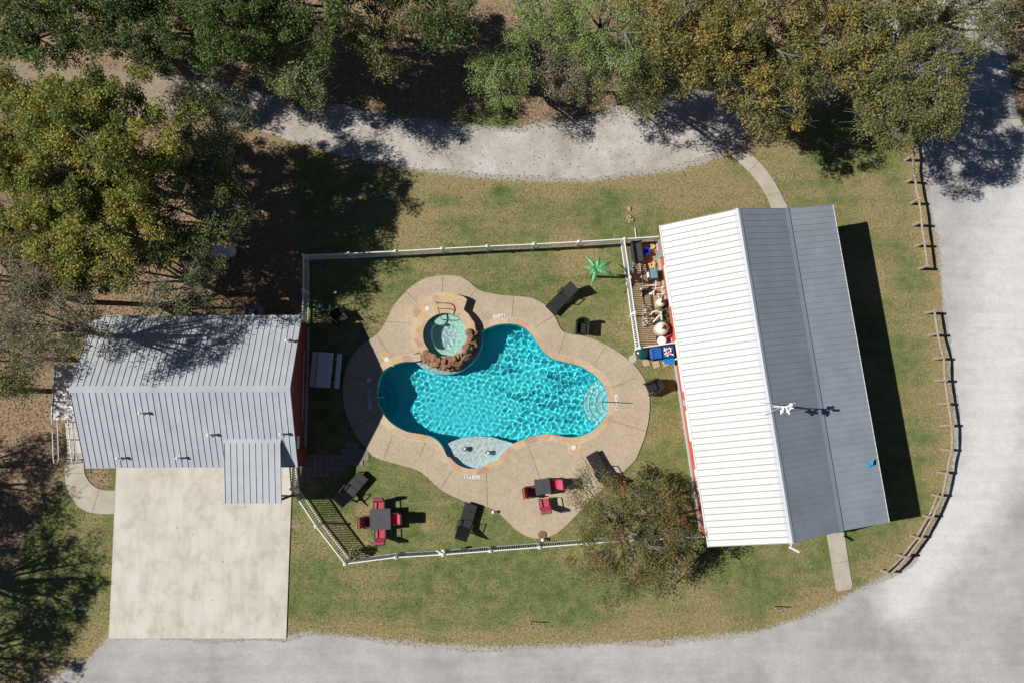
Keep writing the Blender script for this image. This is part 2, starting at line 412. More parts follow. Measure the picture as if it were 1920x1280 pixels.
def dist(X, Y, poly, closed=True):
    D = np.full(X.shape, 1e9); n = len(poly)
    for i in range(0 if closed else 1, n):
        x0, y0 = poly[i - 1]; x1, y1 = poly[i]; dx, dy = x1 - x0, y1 - y0; L = dx * dx + dy * dy + 1e-9
        t = np.clip(((X - x0) * dx + (Y - y0) * dy) / L, 0, 1); D = np.minimum(D, np.hypot(X - x0 - t * dx, Y - y0 - t * dy))
    return D
def gp(pts, z=0): return [G2(x, y, z) for x, y in pts]
def c5(pts): return [(640 + x / 2.977, 430 + y / 2.977) for x, y in pts]
def c8(pts): return [(640 + x / 2.977, 850 + y / 2.977) for x, y in pts]

# ------------------------------------------------------------------ plan outlines
POOL = smoothpoly(gp(c5([(203, 880), (215, 820), (240, 785), (290, 755), (350, 738), (420, 735), (460, 727), (500, 738), (545, 750), (590, 753), (640, 742), (690, 712), (722, 672), (738, 630), (750, 597), (778, 570), (830, 545), (880, 530), (940, 527), (1000, 537), (1050, 570), (1090, 625), (1130, 680), (1180, 720), (1250, 740), (1330, 760), (1400, 800), (1450, 845), (1480, 900), (1492, 960), (1485, 1020), (1455, 1075), (1400, 1125), (1330, 1155), (1260, 1160), (1180, 1143), (1100, 1146), (1030, 1167), (955, 1200), (910, 1240), (870, 1285)])
               + c8([(830, 50), (785, 74), (740, 84), (690, 79), (640, 55), (607, 20)]) + c5([(590, 1265), (560, 1205), (510, 1160), (440, 1142), (370, 1130), (300, 1095), (250, 1050), (215, 990), (203, 930)]), -.1), 3)
COPE = offset(POOL, .33)
DECK = smoothpoly(gp(c5([(590, 257), (520, 262), (450, 282), (385, 325), (335, 375), (290, 430), (262, 490), (235, 540), (200, 585), (150, 620), (90, 665), (45, 730), (18, 810), (8, 900), (15, 980), (35, 1050), (60, 1110), (95, 1170), (140, 1220)])
               + c8([(170, 8), (230, 35), (320, 60), (390, 80), (440, 100), (490, 140), (540, 187), (600, 225), (680, 262), (760, 283), (840, 305), (900, 350), (950, 400), (1000, 440), (1050, 465), (1110, 472), (1180, 455), (1240, 415), (1310, 345), (1400, 250), (1500, 165), (1590, 85), (1640, 35)])
               + c5([(1665, 1230), (1695, 1150), (1715, 1060), (1722, 970), (1715, 900), (1700, 850), (1670, 800), (1630, 750), (1570, 700), (1500, 655), (1430, 620), (1350, 595), (1260, 580), (1225, 555), (1205, 515), (1185, 475), (1145, 428), (1090, 395), (1040, 380), (965, 373), (880, 365), (800, 350), (755, 330), (710, 290), (660, 265)]), .05), 3)
SPA_C = G(833.8, 627.5, .42); SPA_R = 1.17
def z8(pts): return [(740 + x / 8, 530 + y / 8) for x, y in pts]
PLAT = gp(z8([(1215, 700), (1195, 600), (1150, 530), (1100, 465), (1035, 405), (1085, 252), (1040, 215), (960, 185), (830, 155), (700, 150), (600, 170), (500, 205), (400, 262), (300, 335), (220, 430), (180, 520), (168, 600), (230, 635), (295, 665), (285, 780), (295, 900), (330, 990), (400, 1060), (520, 1140), (660, 1190), (800, 1200), (940, 1150), (1060, 1060), (1150, 940), (1205, 820)]), .45)
ROAD_EDGE = [(-700, 1500), (-100, 1345), (90, 1280), (130, 1258), (170, 1240), (195, 1212), (205, 1197), (300, 1200), (537, 1200), (575, 1190), (640, 1198), (700, 1203), (760, 1209), (850, 1216), (950, 1219), (1050, 1216), (1150, 1211), (1250, 1206), (1350, 1197), (1430, 1187), (1500, 1165), (1560, 1138), (1620, 1105), (1670, 1080), (1715, 1055), (1745, 1010), (1772, 960), (1788, 900), (1797, 840), (1797, 780), (1790, 720), (1783, 660), (1776, 600), (1771, 530), (1761, 450), (1747, 390), (1737, 330), (1730, 280), (1724, 230), (1722, 150), (1728, 0), (1735, -600)]
def jag(pts, step=.12, amp=.06):
    P = [Vector(G2(*p)) for p in pts]; out = []; ph = 0
    for a, b in zip(P[:-1], P[1:]):
        L = (b - a).length; n = max(1, min(400, int(L / step))); nrm = Vector((-(b - a).y, (b - a).x)) / max(L, 1e-6)
        for k in range(n):
            ph += .8; q = a.lerp(b, k / n) + nrm * (random.gauss(0, amp * .55) + amp * math.sin(ph * .21) + amp * 1.2 * math.sin(ph * .083)); out.append((q.x, q.y))
    out.append((P[-1].x, P[-1].y)); return out
ROAD = jag(ROAD_EDGE) + gp([(1885, -600)]) + jag([(1885, -20), (1880, 60), (1891, 141), (1898, 175), (1920, 232), (2000, 330), (2300, 400)]) + [(300, 8), (300, -120), (-120, -120)]
DR_S = [(-700, 190), (0, 200), (200, 218), (400, 228), (480, 243), (540, 267), (620, 287), (690, 302), (750, 308), (830, 319), (900, 326), (1000, 332), (1100, 333), (1180, 323), (1280, 311), (1340, 291), (1380, 266), (1420, 240), (1500, 195), (1600, 168), (1745, 150)]
DR_N = [(1745, 20), (1560, 75), (1400, 120), (1310, 160), (1260, 182), (1200, 196), (1160, 205), (1100, 229), (1030, 236), (970, 247), (900, 246), (800, 229), (730, 225), (690, 210), (640, 196), (560, 195), (480, 170), (400, 150), (250, 133), (130, 128), (0, 118), (-700, 100)]
DRIVEW = jag(DR_S) + jag(DR_N)

# ------------------------------------------------------------------ the ground: one sheet with a hole for the pool
def axis(lo, hi, st):
    a = list(np.arange(lo, hi + .001, st)); o = []; s_ = st; x = lo
    while x > -450: s_ *= 1.5; x -= s_; o.append(x)
    e = []; s_ = st; x = a[-1]
    while x < 450: s_ *= 1.5; x += s_; e.append(x)
    return np.array(o[::-1] + a + e)
gx, gy = axis(-34, 34, .25), axis(-24, 26, .25)
GX, GY = np.meshgrid(gx, gy)
def vnoise(X, Y, sc, seed):
    r = np.random.RandomState(seed); T = r.rand(64, 64); x = X * sc + 100; y = Y * sc + 100
    xi, yi = np.floor(x).astype(int), np.floor(y).astype(int); fx, fy = x - xi, y - yi; fx = fx * fx * (3 - 2 * fx); fy = fy * fy * (3 - 2 * fy)
    g = lambda i, j: T[i % 64, j % 64]
    return (g(xi, yi) * (1 - fx) + g(xi + 1, yi) * fx) * (1 - fy) + (g(xi, yi + 1) * (1 - fx) + g(xi + 1, yi + 1) * fx) * fy
def region(X, Y, poly, soft):
    d = dist(X, Y, poly); s_ = np.where(inside(X, Y, poly), d, -d); return np.clip(.5 + s_ / (2 * soft), 0, 1)
LIT_N = gp([(-1500, -2500), (3500, -2500), (3500, 60), (1900, 40), (1735, 60), (1720, 160), (1500, 215), (1420, 255)] + DR_S[::-1][4:] + [(-1500, 190)])
LIT_W = gp([(-1500, 180), (400, 225), (500, 262), (545, 300), (560, 400), (560, 590), (130, 640), (125, 860), (75, 960), (20, 1080), (-60, 1200), (-1500, 1500)])
LIT_NE = gp([(1891, 141), (1898, 175), (1920, 232), (2000, 330), (2300, 400), (3500, 450), (3500, -300), (1885, -300), (1880, 60)])
def masks(X, Y):
    lit = np.maximum(np.maximum(region(X, Y, LIT_N, .5), region(X, Y, LIT_W, 1.0)), region(X, Y, LIT_NE, .3))
    for (px, py, r, v) in ((935, 225, 1.4, -.9), (860, 225, 1.0, -.6), (185, 895, .9, .8), (552, 985, .5, .7), (552, 1040, .35, .55), (1180, 412, .6, .5), (560, 545, 1.0, .3), (1420, 285, .8, .45), (1600, 250, 2.2, .25)):
        q = G(px, py); lit = lit + v * np.exp(-((X - q.x) ** 2 + (Y - q.y) ** 2) / (r * r))
    re = gp(ROAD_EDGE); d1 = dist(X, Y, re, False); d2 = dist(X, Y, gp(DR_S), False)
    dry = 1.0 * np.exp(-(d1 / 1.1) ** 2) + .9 * np.exp(-(d2 / .9) ** 2)
    for (px, py, r, v) in ((1080, 480, 1.1, .75), (1060, 600, 1.2, .35), (1230, 335, 2.6, .4), (860, 350, 2.2, .35), (1020, 400, 2.0, .3), (760, 420, 1.6, .35), (1640, 540, 2.2, .3), (1430, 320, 1.6, .5), (1350, 350, 1.6, .5), (1640, 420, 2.6, .45), (1720, 760, 1.2, .4), (1690, 620, 1.1, .3), (620, 985, .9, .25), (800, 985, .35, .8), (687, 955, .3, .7), (1190, 395, .7, .7), (700, 400, 3, .2), (1700, 870, 1.2, .3), (880, 1180, 3, .25), (1250, 1170, 3, .2), (940, 365, .5, -1.2), (1130, 390, 1.6, -.5), (1000, 1120, 3, -.35), (1400, 1090, 2, -.3), (1240, 850, 1.3, -.2), (850, 1100, 2.5, -.3), (700, 530, 1.5, -.2), (170, 1100, 1.5, -.3)):
        q = G(px, py); dry = dry + 1.35 * v * np.exp(-((X - q.x) ** 2 + (Y - q.y) ** 2) / (r * r))
    dirt = region(X, Y, gp([(1176, 462), (1240, 455), (1262, 560), (1280, 660), (1206, 655)]), .12)
    return np.clip(lit, 0, 1), np.clip(dry, -.6, 1), dirt
lit, dry, dirt = masks(GX, GY)
HOLE = offset(POOL, .02)
cx_ = (GX[:-1, :-1] + GX[1:, 1:]) / 2; cy_ = (GY[:-1, :-1] + GY[1:, 1:]) / 2
kill = inside(cx_, cy_, offset(POOL, .17)) | ((np.hypot(cx_ - SPA_C.x, cy_ - SPA_C.y)) < 1.35)
idx = np.arange(GX.size).reshape(GX.shape)
Fq = np.stack([idx[:-1, :-1], idx[:-1, 1:], idx[1:, 1:], idx[1:, :-1]], -1)[~kill]
def fastmesh(name, V, F, mats, attrs=None, smooth=False):
    me = bpy.data.meshes.new(name); k = F.shape[1]
    me.vertices.add(len(V)); me.vertices.foreach_set('co', V.astype(np.float32).ravel())
    me.loops.add(F.size); me.loops.foreach_set('vertex_index', F.astype(np.int32).ravel())
    me.polygons.add(len(F)); me.polygons.foreach_set('loop_start', np.arange(0, F.size, k, dtype=np.int32))
    me.polygons.foreach_set('loop_total', np.full(len(F), k, np.int32))
    if smooth: me.polygons.foreach_set('use_smooth', np.ones(len(F), bool))
    for m in (mats if isinstance(mats, (list, tuple)) else [mats]): me.materials.append(m)
    for nm, (dom, arr) in (attrs or {}).items():
        a = me.attributes.new(nm, 'FLOAT', dom); a.data.foreach_set('value', arr.astype(np.float32).ravel())
    me.update(calc_edges=True); me.validate()
    return me
def fobj(name, me, parent=None):
    o = bpy.data.objects.new(name, me); COL.objects.link(o)
    if parent is not None: o.parent = parent
    return o
gm = fastmesh('ground', np.stack([GX.ravel(), GY.ravel(), np.zeros(GX.size)], -1), Fq, M_ground,
              {'grit': ('POINT', np.maximum(np.exp(-(dist(GX, GY, gp(ROAD_EDGE), False) / .34) ** 2) * .95, np.exp(-(np.minimum(dist(GX, GY, gp(DR_S), False), dist(GX, GY, gp(DR_N), False)) / .4) ** 2) * .95 * np.clip((GX + 12) / 6, 0, 1))), 'litter': ('POINT', lit), 'dry': ('POINT', dry), 'dirt': ('POINT', dirt)})
tag(fobj('ground', gm), kind='structure')
struct('gravel_road', MB().prism(ROAD, 0, .008, side=False), M_gravel)
struct('gravel_drive', MB().prism(DRIVEW, 0, .012, side=False), M_drive)

def strip_joint(mb, a, b, z, w=.02, mi=1):
    a = Vector((a[0], a[1], 0)); b = Vector((b[0], b[1], 0)); d = (b - a).normalized(); n = Vector((-d.y, d.x, 0)) * w / 2
    mb.add([(p.x, p.y, z) for p in (a - n, b - n, b + n, a + n)], [(0, 1, 2, 3)], mi)
d_ = MB().prism(gp([(219.5, 868), (549, 868), (537, 1195.5), (205, 1195.5)]), -.1, .05)
struct('driveway_slab', d_, [M_conc])
w_ = MB().prism(smoothpoly(gp([(1365.7, 287), (1404, 322.5), (1421, 342.7), (1438, 369.6), (1446, 392), (1452, 430)]), 3, False) + smoothpoly(gp([(1482, 430), (1476.5, 390.4), (1469.8, 376.3), (1458, 352.8), (1441, 326), (1421, 302.4), (1386.8, 269.8)]), 3, False), -.1, .04)
for a, b in (((1404, 322), (1422, 303)), ((1437, 368), (1462, 361))): strip_joint(w_, G2(*a), G2(*b), .044)
struct('garden_path', w_, [M_walk, M_jointg])
w_ = MB().prism(gp([(1541, 950), (1574, 947), (1597.5, 1097), (1595, 1103), (1571, 1107), (1567.5, 1103)]), -.1, .04)
strip_joint(w_, G2(1560.5, 1056), G2(1591, 1050), .044)
struct('entry_path', w_, [M_walk, M_jointg])
w_ = MB().prism(smoothpoly(gp([(127, 846), (123, 867), (122.8, 895.6), (127.5, 917.5), (136.9, 936), (147.8, 948.8), (160.3, 956.6), (174.4, 960.5), (199.4, 962.8), (214.5, 962)]), 3, False) + smoothpoly(gp([(216.5, 918.8), (199.4, 918.3), (186.9, 916), (177.5, 911), (166.6, 900.3), (159.5, 886), (157.5, 867.5), (156, 846)]), 3, False), -.1, .04)
for a, b in (((144, 925), (168, 905)), ((174, 960), (186, 917)), ((124, 888), (159, 886))): strip_joint(w_, G2(*a), G2(*b), .044)
struct('curved_path', w_, [M_walk, M_jointg])
# paver patio in the angle of the small house
pb = MB(); rp = random.Random(5)
PAT = gp([(553, 862), (600, 852), (640, 846), (662, 824), (694, 850), (676, 868), (640, 880), (628, 882), (560, 910), (550, 910)])
p0 = G(553, 915)
for i in range(16):
    for j in range(10):
        c = (p0.x + .15 + i * .3, p0.y + .15 + j * .3)
        if inside(np.array([c[0]]), np.array([c[1]]), PAT)[0]:
            pb.box((c[0], c[1], .0 + rp.uniform(0, .006)), (.285, .285, .07), rp.gauss(0, .01), bev=.008)
struct('paver_patio', pb, M_patio)

# ------------------------------------------------------------------ pool deck, pool and spa
ph = offset(POOL, .325)
# the pool opening and the hot tub opening overlap under the flagstone surround: one joined outline
iw = [i for i, p in enumerate(ph) if math.hypot(p[0] - SPA_C.x, p[1] - SPA_C.y) < 2.0]
arc = []
A0 = math.atan2(ph[iw[0]][1] - SPA_C.y, ph[iw[0]][0] - SPA_C.x); A1_ = math.atan2(ph[iw[-1]][1] - SPA_C.y, ph[iw[-1]][0] - SPA_C.x)
while A1_ > A0: A1_ -= 2 * math.pi
arc = [(SPA_C.x + 1.3 * math.cos(A0 + (A1_ - A0) * k / 30), SPA_C.y + 1.3 * math.sin(A0 + (A1_ - A0) * k / 30)) for k in range(31)]
JOINED = ph[:iw[0]] + arc + ph[iw[-1] + 1:]
dk = MB().prism(DECK, -.05, .05, holes=[JOINED])
for A in (c5([(567, 258), (564, 352)]), c5([(355, 343), (425, 410)]), c5([(755, 333), (712, 385)]), c5([(963, 375), (952, 492)]), c5([(1190, 478), (1080, 550)]),
          c5([(1252, 583), (1212, 695)]), c5([(1475, 650), (1415, 750)]), c5([(1640, 828), (1505, 885)]), c5([(1708, 1128), (1500, 1062)]), c8([(1337, 10), (1440, 150)]),
          c8([(1040, -50), (1125, 180)]), c5([(470, 1183), (435, 1275)]), c5([(285, 1158), (238, 1275)]), c8([(620, 95), (555, 190)]), c8([(808, 85), (817, 290)]), c5([(243, 515), (365, 522)]),
          c5([(198, 592), (262, 690)]), c5([(15, 808), (180, 850)]), c5([(60, 1110), (215, 1030)]), c5([(235, 430), (235, 431)])):
    strip_joint(dk, G2(*A[0], .05), G2(*A[1], .05), .054)
for px, py in ((1076, 838), (725.5, 673.5)):        # flagstone squares round the skimmer lids
    c = G(px, py, .05); dk.prism([(c.x + x, c.y + y) for x, y in ((-.34, -.42), (.38, -.36), (.36, .36), (-.36, .4))], .05, .056, 2, side=False)
tag(dk.build('pool_deck', [M_deck, M_joint, M_flag]), kind='structure')

pc = G(900, 740)
pool = thing('swimming_pool', 'free-form turquoise swimming pool with flagstone coping between the two red buildings', 'pool', (pc.x, pc.y, 0))
cp = MB()
cp.prism(offset(POOL, .322), -.06, .062, holes=[offset(POOL, -.02)])
cp.prism(offset(POOL, .352), .02, .057, 1, holes=[offset(POOL, .3)])
cp.build('coping', [M_cope, M_mortar], pool)
n = len(POOL); wl = MB()
wl.add([(x, y, -1.7) for x, y in POOL] + [(x, y, .03) for x, y in POOL], [(i, n + i, n + (i + 1) % n, (i + 1) % n) for i in range(n)])
bx0, bx1 = min(p[0] for p in POOL) - .2, max(p[0] for p in POOL) + .2; by0, by1 = min(p[1] for p in POOL) - .2, max(p[1] for p in POOL) + .2
wl.add([(bx0, by0, -1.35), (bx1, by0, -1.35), (bx1, by1, -1.5), (bx0, by1, -1.5)], [(0, 1, 2, 3)])
basin = wl.build('basin', M_pool, pool)
def discs(cpx, radii, zs, m, name='step'):
    c = G(*cpx, -.3); out = []
    for r, z in zip(radii, zs):
        mb = MB(); mb.lathe((c.x, c.y, 0), [(r, -1.6), (r, z)], 56)
        mb.lathe((c.x, c.y, 0), [(r - .022, z + .001), (r - .022, z + .006), (r + .006, z + .006), (r + .006, z - .03)], 56, 1)
        for f in (0,): pass
        # open ring: drop the caps the lathe adds so only the tile band shows
        k = 56; cnt = 3 * k + 2; mb.f = mb.f[:-2]; mb.m = mb.m[:-2]
        out.append(mb.build(name, [m, M_nose], pool))
    return out
rec = [basin]
rec += discs((706, 750), (.36, .72, 1.10), (-.40, -.68, -.96), M_step)
rec += discs((1147, 756), (.52, .85, 1.18, 1.52), (-.32, -.56, -.80, -1.05), M_stepr)
c = G(833.8, 630, -.4)
rec.append(MB().lathe((c.x, c.y, 0), [(2.12, -1.6), (2.12, -.50), (2.08, -.47)], 64).build('underwater_ledge', M_ledge, pool))
SH = gp(c5([(560, 1225), (600, 1190), (640, 1172), (700, 1158), (770, 1152), (840, 1158), (900, 1175), (975, 1197), (990, 1300)]) + c8([(850, 110), (740, 130), (600, 110), (560, 20)]), -.35)
rec.append(MB().prism(SH, -1.6, -.36).build('tanning_shelf', M_shelf, pool))
def waves(X, Y, z, seed, lam=(.17, .50), amp=.0016, n=60):
    r = np.random.RandomState(seed); Z = np.zeros(X.shape) + z
    cal = .35 + .9 * vnoise(X, Y, .45, seed + 5)
    for k in range(n):
        l = r.uniform(*lam); th = r.uniform(0, 2 * math.pi)
        Z += amp * l * np.sin(2 * math.pi / l * (X * math.cos(th) + Y * math.sin(th)) + r.uniform(0, 6.28)) * cal
    return Z
M_water = bpy.data.materials.new('clear_water'); M_water.use_nodes = True; nt = M_water.node_tree; nt.nodes.clear()
o_ = nt.nodes.new('ShaderNodeOutputMaterial'); g_ = nt.nodes.new('ShaderNodeBsdfGlass'); g_.inputs['IOR'].default_value = 1.33; g_.inputs['Roughness'].default_value = 0
g_.inputs['Color'].default_value = (.97, 1, 1, 1); nt.links.new(g_.outputs[0], o_.inputs[0])
def watersheet(name, poly, z, res, seed, parent, **kw):
    x0, x1 = min(p[0] for p in poly), max(p[0] for p in poly); y0, y1 = min(p[1] for p in poly), max(p[1] for p in poly)
    X, Y = np.meshgrid(np.arange(x0, x1 + res, res), np.arange(y0, y1 + res, res))
    Z = waves(X, Y, z, seed, **kw); ii = np.arange(X.size).reshape(X.shape)
    F = np.stack([ii[:-1, :-1], ii[:-1, 1:], ii[1:, 1:], ii[1:, :-1]], -1)
    F = F[inside(X[:-1, :-1] + res / 2, Y[:-1, :-1] + res / 2, poly)]
    V = np.stack([X.ravel(), Y.ravel(), Z.ravel()], -1)
    used = np.unique(F); mp = np.zeros(len(V), int); mp[used] = np.arange(len(used))
    off = np.array(parent.location) if parent else 0
    o = fobj(name, fastmesh(name, V[used] - off, mp[F], M_water, smooth=True), parent)
    o.cycles.is_caustics_caster = True; return o
watersheet('water', offset(POOL, .1), -.10, .026, 3, pool)
for o in rec: o.cycles.is_caustics_receiver = True
for px, py in ((872, 841), (916, 848)):               # bubbling jets on the shelf
    c = G(px, py, -.1); mb = MB(); rr = random.Random(int(px))
    K = 26; vs = [(c.x, c.y, .0)]; fs = []
    for i in range(1, 7):
        for j in range(K):
            a = 2 * math.pi * j / K; r_ = .020 * i * (1 + .18 * math.sin(3 * a + px) + rr.uniform(-.12, .12)); vs.append((c.x + r_ * 1.25 * math.cos(a), c.y + r_ * math.sin(a), -.112 + .05 * math.exp(-(i / 3.0) ** 2) + rr.uniform(-.012, .012) * (i < 6)))
    for j in range(K): fs.append((0, 1 + j, 1 + (j + 1) % K))
    for i in range(5):
        for j in range(K): a = 1 + i * K + j; b = 1 + i * K + (j + 1) % K; fs.append((a, a + K, b + K, b))
    mb.add(vs, fs)
    mb.build('bubbling_jet', M_foam, pool, smooth=True)
for k, (px, py, ang, s_) in enumerate(((704, 746.5, math.radians(7), 1), (1141, 753.5, math.radians(180 - 2), 1))):
    c = G(px, py, .05); mb = MB(); ca, sa = math.cos(ang), math.sin(ang)
    def q(x, z): return (c.x + ca * x, c.y + sa * x, z)
    mb.tube([q(-.50, .05), q(-.50, .62), q(-.46, .76), q(-.36, .83), q(-.2, .84), q(.28, .62), q(.44, .5), q(.5, .38), q(.5, -.6)], .024, 8)
    mb.tube([q(-.22, .05), q(-.22, .84)], .02, 8)
    mb.lathe((c.x - ca * .5, c.y - sa * .5, .05), [(.06, 0), (.05, .02)], 12)
    rail = mb.build('pool_handrail', M_steel)
    tag(rail, ('steel grab rail over the shaded steps at the pool\'s left end', 'sunlit steel grab rail over the steps at the pool\'s right end')[k], 'handrail', 'steel rails of the pool')

spa = thing('hot_tub', 'round raised hot tub with pale green water and flagstone surround, above the pool', 'hot tub', (SPA_C.x, SPA_C.y, 0))
circ = [(SPA_C.x + SPA_R * math.cos(a), SPA_C.y + SPA_R * math.sin(a)) for a in np.linspace(0, 2 * math.pi, 60, endpoint=False)]
MB().prism(PLAT, -.5, .45, holes=[circ]).build('flagstone_surround', M_flag, spa)
ring2 = [(SPA_C.x + (SPA_R + .006) * math.cos(a), SPA_C.y + (SPA_R + .006) * math.sin(a)) for a in np.linspace(0, 2 * math.pi, 60, endpoint=False)]
sh = MB(); k = 60
prof = [(SPA_R, .452), (SPA_R, -.02), (.98, -.03), (.76, -.04), (.74, -.06), (.72, -.50), (.68, -.54), (.01, -.56)]
vs = []
for r, z in prof:
    for a in np.linspace(0, 2 * math.pi, k, endpoint=False):
        bump_ = 1 + (.06 * math.sin(3 * a + 1) if .7 < r < .8 else 0); vs.append((SPA_C.x - (.06 if r < .8 else 0) + r * bump_ * math.cos(a), SPA_C.y + r * bump_ * math.sin(a), z))
fs = []
for i in range(len(prof) - 1):
    for j in range(k): a = i * k + j; b = i * k + (j + 1) % k; fs.append((a, a + k, b + k, b))
sh.add(vs, fs)
shell = sh.build('spa_shell', M_spa, spa, smooth=False); shell.cycles.is_caustics_receiver = True
stp = G(822, 596, 0)
st_ = MB().lathe((stp.x + .12, stp.y - .05, 0), [(.36, -.5), (.36, .12)], 32).build('entry_step', M_spa, spa); st_.cycles.is_caustics_receiver = True
watersheet('water', [(SPA_C.x + (SPA_R + .0) * math.cos(a), SPA_C.y + (SPA_R + .0) * math.sin(a)) for a in np.linspace(0, 2 * math.pi, 60, endpoint=False)], .33, .03, 8, spa, lam=(.12, .4), amp=.0014)
rr = random.Random(3)
def rock(c, r, rnd):
    bm = bmesh.new(); bmesh.ops.create_icosphere(bm, subdivisions=2, radius=1)
    ax = [Vector((rnd.gauss(0, 1), rnd.gauss(0, 1), rnd.gauss(0, 1))).normalized() for _ in range(7)]; cut = [rnd.uniform(.55, .85) for _ in ax]
    sc = Vector((rnd.uniform(.8, 1.25), rnd.uniform(.8, 1.2), rnd.uniform(.6, .85)))
    for v in bm.verts:
        p = v.co.copy()
        for a, k_ in zip(ax, cut):
            d = p.dot(a)
            if d > k_: p -= a * (d - k_)
        p += Vector((rnd.gauss(0, .04), rnd.gauss(0, .04), rnd.gauss(0, .04)))
        v.co = Vector((p.x * sc.x, p.y * sc.y, p.z * sc.z)) * r
    mb = MB(); mb.add([v.co + Vector(c) for v in bm.verts], [[v.index for v in f.verts] for f in bm.faces]); bm.free(); return mb
for ringr, nrock, sz, z0 in ((1.38, 17, .19, .47), (1.62, 19, .20, .30), (1.77, 20, .16, .02)):
    for i in range(nrock):
        a = math.radians(-138 + 146 * (i + rr.uniform(.2, .8)) / nrock); r_ = ringr + rr.uniform(-.05, .05)
        rock((SPA_C.x + r_ * math.cos(a), SPA_C.y + r_ * math.sin(a), z0 + rr.uniform(-.05, .08)), sz * rr.uniform(.8, 1.3), rr).build('rock', M_rock, spa)
MB().lathe(G(802, 578.5, .45), [(.12, 0), (.12, .012), (.10, .018)], 20).build('round_lid', M_tile, spa)
a0 = G(819.5, 568, .45); ax_ = Vector((G(831, 606, .45) - a0).to_2d()).normalized()
def q(x, z): return (a0.x + ax_[0] * x, a0.y + ax_[1] * x, z)
tag(MB().tube([q(0, .45), q(0, 1.02), q(.06, 1.16), q(.18, 1.22), q(.38, 1.2), q(.78, .98), q(.90, .86), q(.92, .7), q(.92, .1)], .024, 8).tube([q(.32, .45), q(.32, 1.0), q(.36, 1.12), q(.44, 1.16)], .02, 8).build('pool_handrail', M_steel),
    'curved steel grab rail standing in the round hot tub', 'handrail', 'steel rails of the pool')
for (px, py, lab) in ((1076, 838, 'round white skimmer lid beside the lower right coping'), (725.5, 673.5, 'round white skimmer lid near the left coping, at the shadow edge'), (692, 712, 'round skimmer lid in the shade beside the left steps')):
    c = G(px, py, .056); tag(MB().lathe((c.x, c.y, .056), [(.13, 0), (.13, .012), (.11, .016), (.02, .017)], 20).build('skimmer_lid', M_tile), lab, 'lid', 'skimmer lids in the pool deck')

GLYPH = {'5': ((1, 1, 0, 1), (0, 1, 0, .56), (0, .56, .7, .56), (.7, .56, 1, .38), (1, .38, 1, .15), (1, .15, .7, 0), (.7, 0, 0, 0)),
 '4': ((.72, 0, .72, 1), (.72, 1, 0, .32), (0, .32, 1, .32)), '3': ((0, 1, .9, 1), (.9, 1, .45, .58), (.45, .58, .85, .5), (.85, .5, 1, .25), (1, .25, .75, 0), (.75, 0, 0, 0)),
 '6': ((.9, 1, .4, 1), (.4, 1, 0, .6), (0, .6, 0, .1), (0, .1, .3, 0), (.3, 0, 1, 0), (1, 0, 1, .5), (1, .5, 0, .5)), 'F': ((0, 0, 0, 1), (0, 1, 1, 1), (0, .52, .8, .52)), 'T': ((0, 1, 1, 1), (.5, 1, .5, 0))}
def marker(px, py, ang, text, small, lab):
    c = G(px, py, .05); t = thing('depth_marker', lab, 'depth marker', (c.x, c.y, .05), math.radians(ang), 'depth markers round the pool')
    L = .82 if not small else 1.1
    MB().box((0, 0, .006), (L, .16, .008)).build('tile_strip', M_tile, t, world=False)
    x = -L / 2 + .04
    gw, gh, st = .072, .125, .024; wd = 0; lt = MB()
    for chx in text:
        if chx == ' ': wd += .045; continue
        ox, oy = x + wd + st / 2, -gh / 2
        for (xa, ya, xb, yb) in GLYPH[chx]:
            a = Vector((ox + xa * gw, oy + ya * gh)); b = Vector((ox + xb * gw, oy + yb * gh)); dd = (b - a).normalized(); nr = Vector((-dd.y, dd.x)) * st / 2; a -= dd * st * .45; b += dd * st * .45
            lt.add([(p.x, p.y, .0125 + .0003 * (len(lt.f) % 8)) for p in (a - nr, b - nr, b + nr, a + nr)], [(0, 1, 2, 3)])
        wd += gw + st + .022
    lt.build('lettering', M_ink, t, world=False)
    mb = MB(); xx = x + wd + .05
    for w in (.035, .06, .05):
        mb.box((xx + w / 2, -.01, .0125), (w, .05 + w * .4, .002)); xx += w + .045
        if xx > L / 2 - .08: break
    mb.build('small_symbol', M_inkg, t, world=False)
marker(938, 592, 188, '5 FT', 0, 'white tile depth marker reading 5 FT on the upper deck')
marker(885, 893.5, -2, '5 FT', 0, 'white tile depth marker reading 5 FT below the shallow shelf')
marker(1155.5, 753, 91, '4 FT', 0, 'white tile depth marker reading 4 FT beside the right steps')
marker(693, 748, -86, '3 FT 6', 1, 'long tile depth marker reading 3 FT 6 in the shade by the left steps')

